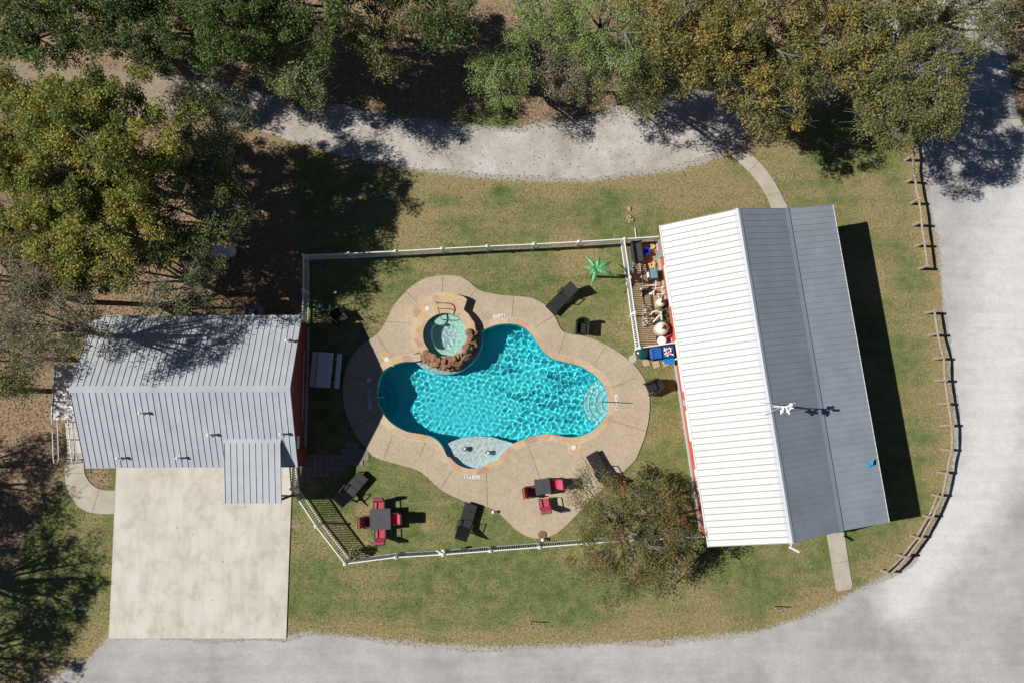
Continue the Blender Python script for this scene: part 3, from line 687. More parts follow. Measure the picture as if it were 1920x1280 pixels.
# ------------------------------------------------------------------ buildings
def ribbed(mb, P00, P10, P11, P01, n, h=.035, w=.035, mi=0, mr=0):
    "roof plane from the eave edge P00-P10 up to P01-P11, with n+1 ribs running up the slope"
    P00, P10, P11, P01 = map(Vector, (P00, P10, P11, P01)); nrm = (P10 - P00).cross(P01 - P00).normalized()
    if nrm.z < 0: nrm = -nrm
    th = nrm * -.05
    mb.add([P00, P10, P11, P01, P00 + th, P10 + th, P11 + th, P01 + th], [(0, 1, 2, 3), (7, 6, 5, 4), (0, 4, 5, 1), (1, 5, 6, 2), (2, 6, 7, 3), (3, 7, 4, 0)], mi)
    al = (P10 - P00).normalized()
    for i in range(n + 1):
        t = i / n; a = P00.lerp(P10, t) + nrm * .001; b = P01.lerp(P11, t) + nrm * .001
        hw = al * w / 2
        if i == 0: a += hw; b += hw
        if i == n: a -= hw; b -= hw
        mb.add([a - hw, a + hw, a + hw * .5 + nrm * h, a - hw * .5 + nrm * h, b - hw, b + hw, b + hw * .5 + nrm * h, b - hw * .5 + nrm * h],
               [(3, 2, 1, 0), (0, 1, 5, 4), (1, 2, 6, 5), (2, 3, 7, 6), (3, 0, 4, 7), (4, 5, 6, 7)], mr)
A1 = .1264; U = Vector((-math.sin(A1), math.cos(A1), 0)); V_ = Vector((math.cos(A1), math.sin(A1), 0))
def hA(u, v, z): return U * u + V_ * v + Vector((0, 0, z))
u0, u1 = -7.852, 8.354; vL, vR, vB, vE = 9.085, 12.61, 15.634, 18.129; zL, zR, zB, zE = 2.887, 4.374, 3.202, 2.804
base = hA(.2, 12.5, 0)
HA = thing('red_pool_building', 'long red building with a bright metal roof and rear porch, right of the pool', 'building', base)
mb = MB(); n = 52
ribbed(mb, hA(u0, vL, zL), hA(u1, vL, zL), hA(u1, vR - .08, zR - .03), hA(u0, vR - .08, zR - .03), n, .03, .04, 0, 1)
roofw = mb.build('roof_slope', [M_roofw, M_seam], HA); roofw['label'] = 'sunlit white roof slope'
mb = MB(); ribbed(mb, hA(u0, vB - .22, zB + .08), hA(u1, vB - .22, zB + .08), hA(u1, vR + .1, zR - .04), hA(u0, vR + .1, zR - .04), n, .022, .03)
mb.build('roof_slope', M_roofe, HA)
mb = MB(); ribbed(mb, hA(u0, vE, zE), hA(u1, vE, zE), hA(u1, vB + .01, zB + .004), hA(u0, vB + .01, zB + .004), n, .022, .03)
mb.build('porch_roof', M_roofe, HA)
mb = MB()                                               # ridge cap and the flashing where the porch roof starts
for v0, v1, z0_, z1_ in ((vR - .2, vR, zR - .075, zR + .03), (vR, vR + .14, zR + .03, zR - .035)):
    mb.add([hA(u0 - .01, v0, z0_), hA(u1 + .01, v0, z0_), hA(u1 + .01, v1, z1_), hA(u0 - .01, v1, z1_)], [(0, 1, 2, 3)])
mb.add([hA(u0 - .01, vR + .14, zR - .035), hA(u1 + .01, vR + .14, zR - .035), hA(u1 + .01, vR + .142, zR - .08), hA(u0 - .01, vR + .142, zR - .08)], [(0, 1, 2, 3)])
mb.build('ridge_cap', M_roof, HA)
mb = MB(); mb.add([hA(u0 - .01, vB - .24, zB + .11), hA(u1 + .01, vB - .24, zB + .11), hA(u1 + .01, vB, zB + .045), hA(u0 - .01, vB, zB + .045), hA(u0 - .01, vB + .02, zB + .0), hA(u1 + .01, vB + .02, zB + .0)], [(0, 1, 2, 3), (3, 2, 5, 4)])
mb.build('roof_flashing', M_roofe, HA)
mb = MB(); wu0, wu1, wv0, wv1 = u0 + .22, u1 - .22, 9.50, 15.4
def walls(mb, c4, top, gab=None):
    for (a, b) in zip(c4, c4[1:] + c4[:1]):
        pass
P = lambda u, v, z: hA(u, v, z)
zt0 = zL + (wv0 - vL) / (vR - vL) * (zR - zL) - .07; zt1 = zB + .05
mb.add([P(wu0, wv0, 0), P(wu1, wv0, 0), P(wu1, wv0, zt0), P(wu0, wv0, zt0)], [(0, 1, 2, 3)])
mb.add([P(wu0, wv1, 0), P(wu1, wv1, 0), P(wu1, wv1, zt1 - .1), P(wu0, wv1, zt1 - .1)], [(3, 2, 1, 0)])
for u in (wu0, wu1): mb.add([P(u, wv0, 0), P(u, wv1, 0), P(u, wv1, zt1 - .1), P(u, vR, zR - .1), P(u, wv0, zt0)], [(0, 1, 2, 3, 4)])
mb.build('wall', M_red, HA)
MB().bar(hA(wu0, wv0 - .03, .12), hA(wu1, wv0 - .03, .12), .06, .24).build('footing', M_trim, HA)
MB().bar(hA(wu0, wv0 - .035, 1.35), hA(wu1, wv0 - .035, 1.35), .02, .05).build('trim_line', M_cream, HA)
fb = MB()
for vv, zz in ((vL - .03, zL - .07), (vE + .02, zE - .07)): fb.bar(hA(u0, vv, zz), hA(u1, vv, zz), .03, .14)
fb.build('fascia', M_white, HA)
for ua, ub in ((4.35, 6.5), (-.15, 2.45), (-1.35 - 1.4, -1.25), (-5.9, -4.3), (-8 + 1.0, -6.6)):
    uc = (ua + ub) / 2; fr = MB(); w = (ub - ua) / 2
    for a, b in (((ua, 1.15), (ub, 1.15)), ((ua, 2.55), (ub, 2.55)), ((ua, 1.12), (ua, 2.58)), ((ub, 1.12), (ub, 2.58)), ((uc, 1.15), (uc, 2.55))):
        fr.bar(hA(a[0], wv0 - .05, a[1]), hA(b[0], wv0 - .05, b[1]), .11 if a[1] == b[1] else .1, .12)
    fr.bar(hA(ua - .05, wv0 - .09, 2.6), hA(ub + .05, wv0 - .09, 2.6), .17, .05)
    f_ = fr.build('window', M_white, HA)
    g = MB(); g.bar(hA(ua + .05, wv0 - .02, 1.85), hA(ub - .05, wv0 - .02, 1.85), .012, 1.36); g.build('pane', M_glass, f_)
MB().box(hA(-.78, wv0 - .1, 1.5), (.2, .3, .5), A1).build('meter_box', M_trim, HA)
for k in range(6):
    u = u0 + .5 + k * (u1 - u0 - 1) / 5; MB().bar(hA(u, vE - .25, 0), hA(u, vE - .25, zE - .05), .12, .12).build('porch_post', M_white, HA)
MB().bar(hA(u0 + .1, 16.8, .02), hA(u1 - .1, 16.8, .02), 2.6, .1).build('porch_floor', M_walk, HA)
gl = MB(); gl.bar(hA(u0 - .28, vR + .1, 3.9), hA(u0 + .1, vR + .05, 3.95), .05, .05); gl.bar(hA(u0 - .55, vR + .42, 3.9), hA(u0 - .25, vR - .02, 3.95), .10, .07)
gl.build('gable_light', M_white, HA)
for k, (zz) in enumerate((2.2, 1.5)): MB().box(hA(u1 - .75 - k * .45, wv0 - .22 - .04 * k, zz), (.34 - .06 * k, .42, .5), A1 + .3).build('electric_cabinet', M_ac, HA)
dsp = MB(); dsp.tube([hA(1.55, wv0 - .12, .1), hA(1.55, wv0 - .12, 2.3), hA(1.5, wv0 - .3, 2.6), hA(.3, wv0 - .25, 2.75), hA(-.1, wv0 - .12, 2.5)], .045, 8); dsp.build('downspout', M_white, HA)
# small things on that roof
am = G(1450, 762, 4.3); mst = thing('roof_antenna', 'white antenna cluster on a mast with thin braces, on the bright roof ridge', 'antenna', am)
mh = 2.0
MB().tube([am, am + Vector((0, 0, mh))], .03, 8).build('mast', M_white, mst)
for dx, dy in ((-.62, .22), (-.50, -.42), (.55, .1)):
    zf = 4.374 - abs((Vector((am.x + dx, am.y + dy, 0))).dot(V_) - vR) * .4 + .02
    MB().tube([am + Vector((0, 0, 1.0)), (am.x + dx, am.y + dy, zf)], .014, 6).build('brace', M_trim, mst)
for k, (dz, an, l) in enumerate(((1.35, -.5, .42), (1.45, -1.1, .4), (1.5, .35, .45), (1.2, -1.9, .36), (1.75, -.2, .3), (.95, -.9, .34))):
    mb = MB(); d = Vector((math.cos(an), math.sin(an), -.15)); a = am + Vector((0, 0, dz))
    mb.bar(a, a + d * l, .06, .05); mb.bar(a + d * l * .6 + Vector((0, 0, -.13)), a + d * l * .6 + Vector((0, 0, .11)), .12, .05)
    mb.build('aerial_panel', M_white, mst)
cc = G(1630, 866, 2.93); mb = MB(); mb.tube([(cc.x - .22, cc.y - .06, 2.96), (cc.x - .06, cc.y - .14, 2.97), (cc.x + .10, cc.y - .08, 3.0), (cc.x + .15, cc.y + .14, 3.02)], [.02, .075, .07, .02], 8)
tag(mb.build('plastic_scrap', M_cyan), 'bent cyan plastic scrap lying on the porch roof', 'scrap')

A2 = .0035; U2 = Vector((math.cos(A2), math.sin(A2), 0)); V2 = Vector((-math.sin(A2), math.cos(A2), 0))
def hB(e, v, z): return U2 * e + V2 * v + Vector((0, 0, z))
e0, e1 = -21.03, -10.40; vS, vM, vN = -2.757, 1.086, 4.858; he, hr = 2.219, 3.824
HB = thing('red_changing_house', 'small dark red house with a grey ribbed metal roof, left of the pool', 'house', hB(-15.7, 1, 0))
mb = MB(); ribbed(mb, hB(e0, vS, he), hB(e1, vS, he), hB(e1, vM - .13, hr - .055), hB(e0, vM - .13, hr - .055), 35, .024, .02); mb.build('roof_slope', M_roof, HB)
mb = MB(); ribbed(mb, hB(e0, vN, he), hB(e1, vN, he), hB(e1, vM + .13, hr - .055), hB(e0, vM + .13, hr - .055), 35, .024, .02); mb.build('roof_slope', M_roof, HB)
mb = MB(); mb.add([hB(e0 - .01, vM - .16, hr - .03), hB(e1 + .01, vM - .16, hr - .03), hB(e1 + .01, vM, hr + .03), hB(e0 - .01, vM, hr + .03), hB(e1 + .01, vM + .16, hr - .03), hB(e0 - .01, vM + .16, hr - .03)], [(0, 1, 2, 3), (3, 2, 4, 5)])
mb.build('ridge_cap', M_roof, HB)
a0_, a1_, b0_, b1_ = e0 + .3, e1 - .3, vS + .36, vN - .36; zt = he + .36 * (hr - he) / (vM - vS) - .07
mb = MB(); Q = hB
mb.add([Q(a0_, b0_, 0), Q(a1_, b0_, 0), Q(a1_, b0_, zt), Q(a0_, b0_, zt)], [(0, 1, 2, 3)])
mb.add([Q(a0_, b1_, 0), Q(a1_, b1_, 0), Q(a1_, b1_, zt), Q(a0_, b1_, zt)], [(3, 2, 1, 0)])
for e in (a0_, a1_): mb.add([Q(e, b0_, 0), Q(e, b1_, 0), Q(e, b1_, zt), Q(e, vM, hr - .08), Q(e, b0_, zt)], [(0, 1, 2, 3, 4)])
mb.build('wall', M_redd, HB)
MB().bar(Q(a1_ + .03, b0_, .11), Q(a1_ + .03, b1_, .11), .07, .22).build('footing', M_trim, HB)
fb = MB()
for vv in (vS - .02, vN + .02): fb.bar(Q(e0, vv, he - .06), Q(e1, vv, he - .06), .03, .12)
fb.build('fascia', M_trim, HB)
MB().box(Q(a1_ + .1, vM, 3.1), (.2, .22, .22)).build('wall_light', M_teal, HB)
MB().bar(Q(a1_ + .12, vM - 1.6, 1.05), Q(a1_ + .12, vM + 2.1, 1.05), .03, .03).build('wall_pipe', M_white, HB)
MB().bar(Q(a1_ + .05, vS + .75, 1.6), Q(a1_ + .05, vS + 1.5, 1.6), .1, .4).build('window', M_white, HB)
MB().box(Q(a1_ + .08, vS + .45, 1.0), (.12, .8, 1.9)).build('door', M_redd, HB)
for k, (px, py) in enumerate(((404.8, 641.6), (541, 639), (268, 774), (396, 814.6), (530, 813), (227, 858), (338, 857.6))):
    zz = 2.9
    for _ in range(4):
        p = G(px, py, zz); v = p.dot(V2); zz = hr - abs(v - vM) * (hr - he) / (vM - vS)
    t = MB(); t.lathe((p.x, p.y, zz), [(.13, -.02), (.07, .05), (.045, .07), (.045, .30), (.085, .30), (.085, .36), (.03, .39)], 12)
    t.build('roof_vent', M_roofw, HB)
# porch roof over the driveway door
pr = MB(); zt_ = 2.84; zf_ = 2.5
Pa, Pb = G(419.5, 829, zt_), G(525.5, 829, zt_); Pc, Pd = G(422, 943, zf_), G(527.8, 943, zf_)
ribbed(pr, Pc, Pd, Pb, Pa, 9, .024, .02)
pp = pr.build('door_canopy', M_roof, HB)
MB().add([Pa + Vector((-.02, -.03, .03)), Pb + Vector((.02, -.03, .03)), Pb + Vector((.02, .22, -.04)), Pa + Vector((-.02, .22, -.04))], [(0, 1, 2, 3)]).build('canopy_flashing', M_roof, pp)
for p in (Pc, Pd): MB().bar((p.x + (.12 if p is Pc else -.12), p.y + .15, 0), (p.x + (.12 if p is Pc else -.12), p.y + .15, zf_ - .06), .1, .1).build('canopy_post', M_post, pp)
# white awning over the ramp on the far side
aw = MB(); za = 2.05; q4 = [G(103.5, 683, za), G(170, 683, za), G(165, 785, za), G(96.5, 785.5, za)]
aw.prism([(p.x, p.y) for p in q4], za - .05, za)
for k in range(1, 9):
    a = q4[0].lerp(q4[3], k / 9); b = q4[1].lerp(q4[2], k / 9); aw.bar(a + Vector((0, 0, .01)), b + Vector((0, 0, .01)), .03, .03)
aw.bar(q4[0], q4[3], .05, .09); aw.bar(q4[3], q4[2], .05, .09)
awo = aw.build('white_awning', M_awn); tag(awo, 'white ribbed awning above the ramp at the small house\'s far end', 'awning')
AW = awo
for p in (q4[0], q4[3]): MB().bar((p.x + .1, p.y + (-.1 if p is q4[0] else .1), 0), (p.x + .1, p.y + (-.1 if p is q4[0] else .1), za - .05), .08, .08).build('awning_post', M_white, AW)
rampm = MB(); r0, r1, r2, r3 = G(128, 786), G(152, 786), G(156, 848), G(128, 848)
rampm.add([(r3.x, r3.y, .045), (r2.x, r2.y, .045), (r1.x, r1.y, .3), (r0.x, r0.y, .3), (r0.x, r0.y + 2.6, .3), (r1.x, r1.y + 2.6, .3), (r3.x, r3.y, 0), (r2.x, r2.y, 0), (r0.x, r0.y, 0), (r1.x, r1.y, 0), (r0.x, r0.y + 2.6, 0), (r1.x, r1.y + 2.6, 0)],
          [(0, 1, 2, 3), (3, 2, 5, 4), (6, 0, 3, 8), (1, 7, 9, 2), (8, 3, 4, 10), (2, 9, 11, 5), (10, 4, 5, 11)])
tag(rampm.build('entry_ramp', M_conc), 'pale concrete ramp leading under the white awning', 'ramp')
for k, (px, pb_, lab) in enumerate(((124.5, 121, 'white double handrail on the outer side of the ramp'), (152.5, 154.5, 'white double handrail on the house side of the ramp'))):
    a = G(px, 780); b = G(pb_, 866); mb = MB(); b.z = 0; dz = .28
    L = [(a.x, a.y + 1.2, .9 + dz), (a.x, a.y, .9 + dz), (b.x, b.y + .2, .92), (b.x, b.y + .03, .86), (b.x, b.y, .72), (b.x, b.y + .03, .56), (b.x, b.y + .2, .5), (a.x, a.y, .48 + dz), (a.x, a.y + 1.2, .48 + dz)]
    mb.tube(L, .024, 8)
    for t in (.12, .5, .93):
        q = a.lerp(b, t); mb.tube([(q.x, q.y, 0), (q.x, q.y, .9 + dz * (1 - t))], .022, 8)
    tag(mb.build('ramp_handrail', M_white), lab, 'handrail', 'white handrails of the ramp')

# ------------------------------------------------------------------ white picket fences
def picket_fence(caps, label, posts_at=None, start=0, end=0, hp=1.22):
    P = [G(x, y, hp + .04) for x, y in caps]; P = [Vector((p.x, p.y, 0)) for p in P]
    t = thing('picket_fence', label, 'fence', P[0], 0, 'white picket fences round the pool')
    for i, p in enumerate(P):
        if (i == 0 and start) or (i == len(P) - 1 and end): continue
        mb = MB(); mb.box((p.x, p.y, hp / 2), (.10, .10, hp)); mb.box((p.x, p.y, hp + .012), (.135, .135, .024)); mb.lathe((p.x, p.y, hp + .024), [(.055, 0), (.01, .05)], 4)
        mb.build('post', M_white, t)
    tr = MB(); br = MB(); pk = MB()
    for a, b in zip(P[:-1], P[1:]):
        d = (b - a); L = d.length; d /= L; a2 = a + d * .05; b2 = b - d * .05
        z = lambda v, h: Vector((v.x, v.y, h))
        tr.bar(z(a2, 1.12), z(b2, 1.12), .05, .085); br.bar(z(a2, .13), z(b2, .13), .045, .085)
        n = max(2, round(L / .118))
        for k in range(1, n):
            q = a.lerp(b, k / n); pk.box((q.x, q.y, .625), (.034, .034, .91), math.atan2(d.y, d.x))
    tr.build('top_rail', M_white, t); br.build('bottom_rail', M_white, t); pk.build('pickets', M_white, t)
    return t
NW = (567.1, 477.5)
picket_fence([NW, (653.4, 474.4), (739.8, 470.3), (827.4, 465.3), (912.8, 460.9), (1000.6, 457), (1085.1, 452.5), (1171.0, 447.2)], 'long white picket fence above the pool lawn, behind the green metal palm')
picket_fence([NW, (567, 543), (565.5, 604)], 'white picket fence at the left, running down to the small house\'s corner', start=1, end=1)
picket_fence([(1171.0, 447.2), (1238, 442.5)], 'short white picket fence with the long pipe crossing it', start=1, end=1)
picket_fence([(1171.0, 447.2), (1181.5, 520), (1190.5, 586), (1200, 651.7)], 'white picket fence between the lawn and the pump yard', start=1)
picket_fence([(1200, 651.7), (1269, 641.5)], 'short white picket fence behind the blue bins', start=1, end=1)
picket_fence([(541.5, 872), (545, 916.5)], 'short white picket gate fence beside the door canopy', start=1)
picket_fence([(545, 916.5), (591.5, 987), (645.8, 1057.4)], 'slanting white picket fence beside the driveway', start=1)
picket_fence([(645.8, 1057.4), (740.8, 1045), (829.8, 1039.8), (918.8, 1033), (1011.2, 1026), (1100, 1019), (1190, 1013), (1270, 1009), (1324, 1006)], 'long white picket fence below the dining sets, passing under the autumn tree', start=1, end=1)
# little gate latch box where the long lower fence has its gate
c = G(826, 1036, 1.1); mb = MB(); mb.bar((c.x - .22, c.y + .16, 1.28), (c.x + .12, c.y - .02, 1.22), .07, .05); mb.box((c.x + .05, c.y + .05, 1.15), (.30, .22, .06), .3)
tag(mb.build('gate_latch', M_white), 'white gate latch arm on the lower picket fence', 'latch')

# ------------------------------------------------------------------ split-rail fence along the road
sec1 = [(1690, 232), (1696, 261), (1697.4, 300.9), (1699.8, 341.9), (1706.8, 382.2), (1712.2, 422.7), (1718.5, 461.4), (1723.2, 504)]
sec2 = [(1735.8, 586.9), (1741.6, 628.5), (1750.6, 672), (1754, 712.6), (1760.5, 756.4), (1766, 797.7), (1766, 842.3), (1757.5, 884.7), (1748.3, 926.8), (1732, 966), (1709.8, 1003.6), (1683.6, 1039.2), (1653.3, 1068.3)]
rf = random.Random(2)
def rustic(pts, label):
    P = [G(*p) for p in pts]; t = thing('split_rail_fence', label, 'fence', P[0], 0, 'weathered rail fences along the road')
    for p in P:
        h = rf.uniform(.86, .98); j = Vector((rf.gauss(0, .02), rf.gauss(0, .02), 0))
        MB().tube([p, p + Vector((0, 0, h * .5)) + j * .5, p + Vector((0, 0, h)) + j], [.085, .078, .07], 8).build('post', M_wood, t)
    for z, r in ((.80, .06), (.42, .05)):
        for a, b in list(zip(P[:-1], P[1:]))[(0 if z > .5 else (8 if len(P) > 9 else 99)):]:
            a_ = a + Vector((rf.gauss(0, .02), rf.gauss(0, .02), z + rf.gauss(0, .02))); b_ = b + Vector((rf.gauss(0, .02), rf.gauss(0, .02), z + rf.gauss(0, .02)))
            m_ = (a_ + b_) / 2 + Vector((rf.gauss(0, .02), rf.gauss(0, .02), rf.gauss(0, .015))); d = (b_ - a_).normalized() * .08
            MB().tube([a_ - d, m_, b_ + d], [r * .9, r * 1.1, r * .85], 7).build('rail', M_wood, t)
rustic(sec1, 'straight weathered wooden rail fence below the trees, along the right lawn')
rustic(sec2, 'long curving weathered wooden rail fence that follows the bend of the road')

# ------------------------------------------------------------------ furniture
def chaise():
    t = thing('chaise_lounge', '', 'lounger', (0, 0, 0), 0, 'black wicker loungers round the pool')
    W2 = .335
    MB().box((0, .21, .33), (.66, .40, .05), bev=.012).box((0, .62, .33), (.66, .40, .05), bev=.012).box((0, 1.03, .33), (.66, .40, .05), bev=.012).build('seat', M_black, t, world=False)
    ba = math.radians(47); M = Matrix.Rotation(ba, 3, 'X')
    MB().box(Vector((0, 1.25, .34)) + M @ Vector((0, .43, .0)), (.66, .88, .05), 0, 0, M, bev=.015).build('backrest', M_black, t, world=False)
    fr = MB()
    for s_ in (-1, 1): fr.bar((s_ * .335, .02, .30), (s_ * .335, 1.62, .30), .035, .05)
    fr.bar((-.33, .03, .30), (.33, .03, .30), .035, .05); fr.bar((-.33, 1.6, .3), (.33, 1.6, .3), .035, .05)
    fr.build('frame', M_blackm, t, world=False)
    for s_ in (-1, 1):
        for y in (.12, 1.5): MB().bar((s_ * .33, y, 0), (s_ * .33, y, .3), .045, .045).build('leg', M_blackm, t, world=False)
        a = MB(); a.bar((s_ * .40, 1.0, .3), (s_ * .40, 1.0, .56), .035, .035); a.bar((s_ * .40, 1.42, .3), (s_ * .40, 1.42, .56), .035, .035); a.bar((s_ * .4, .98, .3), (s_ * .4, 1.44, .3), .03, .03)
        ao = a.build('arm', M_blackm, t, world=False)
        MB().box((s_ * .40, 1.21, .575), (.06, .50, .025), bev=.008).build('armrest_pad', M_black, ao, world=False)
    return t
def place(root, first, px0, px1, z, label):
    a = G(*px0, z); b = G(*px1, z); rz = math.atan2(b.y - a.y, b.x - a.x) - math.pi / 2; loc = (a.x, a.y, .0)
    if first: root.location = loc; root.rotation_euler = (0, 0, rz); root['label'] = label; return root
    return dup(root, loc, rz, label)
ch = chaise()
L0 = place(ch, True, (1030.4, 583), (1058.5, 555), .35, 'black wicker lounger on the grass beside the green metal palm')
place(ch, False, (682, 890), (655.5, 921), .35, 'black wicker lounger in the shade edge near the slanting fence and dining set')
place(ch, False, (884.5, 943.9), (872, 984), .35, 'black wicker lounger on the grass between the two dining sets')
place(ch, False, (1109.5, 849.5), (1131, 887), .4, 'black wicker lounger on the deck, its head under the autumn tree')
def armchair():
    t = thing('wicker_armchair', '', 'armchair', (0, 0, 0), 0, 'black wicker armchairs on the grass')
    MB().box((0, -.04, .36), (.50, .56, .14), bev=.03).build('seat', M_black, t, world=False)
    ba = math.radians(-14); M = Matrix.Rotation(ba, 3, 'X')
    b = MB(); vs = []; n = 7
    for r, z in ((.30, .16), (.31, .50), (.34, .80), (.31, .90)):
        for i in range(n):
            x = -1 + 2 * i / (n - 1); vs.append((x * r, .30 + (z - .1) * .20 - .10 * x * x + (0), z + (0 if z < .85 else -.03 * x * x)))
    vs2 = [(x, y + .06, z) for x, y, z in vs]; N = len(vs); fs = []
    for i in range(3):
        for j in range(n - 1): a = i * n + j; fs.append((a, a + 1, a + n + 1, a + n)); fs.append((N + a + n, N + a + n + 1, N + a + 1, N + a))
        for a in (i * n, i * n + n - 1): fs.append((a, a + n, N + a + n, N + a))
    for j in range(n - 1): a = 3 * n + j; fs.append((a, a + 1, N + a + 1, N + a))
    b.add(vs + vs2, fs); b.build('backrest', M_black, t, world=False)
    for s_ in (-1, 1):
        MB().box((s_ * .325, 0, .60), (.11, .72, .05), bev=.015).bar((s_ * .325, -.33, .58), (s_ * .325, -.33, .28), .09, .06).box((s_ * .33, .02, .44), (.05, .6, .28)).build('armrest', M_black, t, world=False)
        for y in (-.32, .30): MB().bar((s_ * .31, y, 0), (s_ * .31, y, .3), .05, .05).build('leg', M_black, t, world=False)
    return t
ac = armchair(); c = G(1091.5, 614, .45); ac.location = (c.x, c.y, 0); ac.rotation_euler = (0, 0, math.radians(-4)); ac['label'] = 'black wicker armchair below the lounger at the upper right lawn'
c = G(1224, 725, .45); dup(ac, (c.x, c.y, 0), math.radians(-66), 'black wicker armchair between the deck and the red wall')
c = G(636, 596, .45); dup(ac, (c.x, c.y, 0), math.radians(42), 'black wicker armchair in the striped shade near the small house')
def dchair(slatted=False):
    t = thing('dining_chair', '', 'chair', (0, 0, 0), 0, 'dining chairs with crimson cushions')
    f = MB()
    for s_ in (-1, 1):
        f.bar((s_ * .29, -.26, .62), (s_ * .29, .24, .64), .045, .03); f.tube([(s_ * .29, -.25, 0), (s_ * .29, -.27, .61)], .016, 6); f.tube([(s_ * .28, .30, 0), (s_ * .27, .22, .42), (s_ * .27, .42, .96)], .016, 6)
        f.bar((s_ * .27, -.25, .38), (s_ * .27, .24, .38), .03, .03)
    f.bar((-.27, .43, .96), (.27, .43, .96), .03, .03); f.bar((-.27, -.25, .38), (.27, -.25, .38), .03, .03)
    for i in range(7): f.bar((-.22 + i * .0733, .25, .42), (-.22 + i * .0733, .41, .94), .025, .012); f.bar((-.22 + i * .0733, -.24, .38), (-.22 + i * .0733, .22, .38), .03, .012)
    f.build('frame', M_blackm, t, world=False)
    MB().box((0, -.02, .43), (.50, .50, .09), bev=.035).build('seat_cushion', M_cush, t, world=False)
    M = Matrix.Rotation(math.radians(-20), 3, 'X')
    MB().box((0, .27, .72), (.52, .10, .56), 0, 0, M, bev=.035).build('back_cushion', M_cush, t, world=False)
    return t
def table(px, py, ang, w, label, slat=True):
    c = G(px, py, .72); t = thing('dining_table', label, 'table', (c.x, c.y, 0), math.radians(ang), 'square dark patio tables')
    mb = MB(); h = w / 2
    for a, b in (((-h, -h + .03), (h, -h + .03)), ((-h, h - .03), (h, h - .03))): mb.bar((a[0], a[1], .72), (b[0], b[1], .72), .06, .035)
    for s_ in (-1, 1): mb.bar((s_ * (h - .03), -h + .061, .72), (s_ * (h - .03), h - .061, .72), .06, .033)
    n = 11 if slat else 3; sp = (w - .12) / n
    for i in range(n): mb.box((0, -h + .06 + sp * (i + .5), .722), (w - .122, sp - (.018 if slat else .004), .026))
    mb.box((0, 0, .705), (w - .1, w - .1, .006))
    mb.build('tabletop', M_slat, t, world=False)
    MB().lathe((0, 0, .72), [(.035, 0), (.035, .022), (.02, .023)], 12).build('umbrella_socket', M_blackm, t, world=False)
    for sx in (-1, 1):
        for sy in (-1, 1): MB().bar((sx * (h - .07), sy * (h - .07), 0), (sx * (h - .07), sy * (h - .07), .7), .055, .055).build('leg', M_blackm, t, world=False)
table(713, 972.8, 3, 1.07, 'square slatted dark table on the lower left lawn, with four crimson chairs', True)
table(1017.5, 911.5, 8, .80, 'small square dark table on the deck, with three crimson chairs', False)
dc = dchair(); used = [False]
def chair(px, py, ang, label):
    c = G(px, py, .45)
    if not used[0]: used[0] = True; dc.location = (c.x, c.y, 0); dc.rotation_euler = (0, 0, math.radians(ang)); dc['label'] = label
    else: dup(dc, (c.x, c.y, 0), math.radians(ang), label)
chair(712, 946, 2, 'crimson cushioned chair above the slatted table on the lawn')
chair(714, 1002, 182, 'crimson cushioned chair below the slatted table on the lawn')
chair(690, 977, 95, 'crimson cushioned chair left of the slatted table, beside the fence shadow')
chair(740, 971, -88, 'crimson cushioned chair right of the slatted table on the lawn')
chair(995, 921, 98, 'crimson cushioned chair left of the small table on the deck')
chair(1041, 908, -82, 'crimson cushioned chair right of the small table, touching the autumn tree')
chair(1022, 944, 188, 'crimson cushioned chair below the small table on the deck')

c = G(608, 693, .75); pt = thing('picnic_table', 'white picnic table with two benches in the shade of the small house', 'picnic table', (c.x, c.y, 0), math.radians(-4))
MB().box((0, 0, .74), (.78, 1.86, .04), bev=.01).build('tabletop', M_white, pt, world=False)
for s_ in (-1, 1):
    MB().box((s_ * .66, 0, .45), (.26, 1.86, .04), bev=.01).build('bench', M_white, pt, world=False)
    MB().bar((-.66, s_ * .65, .40), (.66, s_ * .65, .40), .05, .05).bar((-.32, s_ * .65, .70), (-.55, s_ * .65, 0), .05, .05).bar((.32, s_ * .65, .70), (.55, s_ * .65, 0), .05, .05).build('leg_frame', M_steel, pt, world=False)

# green metal palm
c = G(1109.5, 518.6); hub = G(1119, 504.5, 1.95)
pm = thing('metal_palm', 'green painted metal palm tree ornament on the upper lawn', 'ornament', c)
MB().tube([c, c.lerp(hub, .5) + Vector((-.03, 0, 0)), hub], [.075, .06, .05], 8).build('trunk', M_brown, pm)
for (px, py) in ((1098, 480.5), (1123, 479), (1148, 490.5), (1152.5, 518), (1108.5, 536), (1093, 500.5), (1106, 515)):
    tip = G(px, py, 1.72); d = (tip - hub); L = d.length; d2 = Vector((d.x, d.y, 0)).normalized(); nrm = Vector((-d2.y, d2.x, 0)); mb = MB(); K = 11; vs = []; fs = []
    for i in range(K + 1):
        t = i / K; z = hub.z + .16 * math.sin(min(1, t * 1.15) * math.pi * .8) * 1 - .30 * t * t; wdt = (.02 + .15 * math.sin(math.pi * min(1, t * .9 + .12)) ** .8) * (1 - t * .55) * (1 if i % 2 else .68)
        p = hub + d2 * (L * t) ; p.z = z
        vs += [p + Vector((0, 0, .02)), p + nrm * wdt - d2 * .03 * 0 + Vector((0, 0, -.035)), p - nrm * wdt + Vector((0, 0, -.035))]
    for i in range(K): a = i * 3; fs += [(a, a + 3, a + 4, a + 1), (a, a + 2, a + 5, a + 3)]
    mb.add(vs, fs); mb.build('frond', M_green, pm)

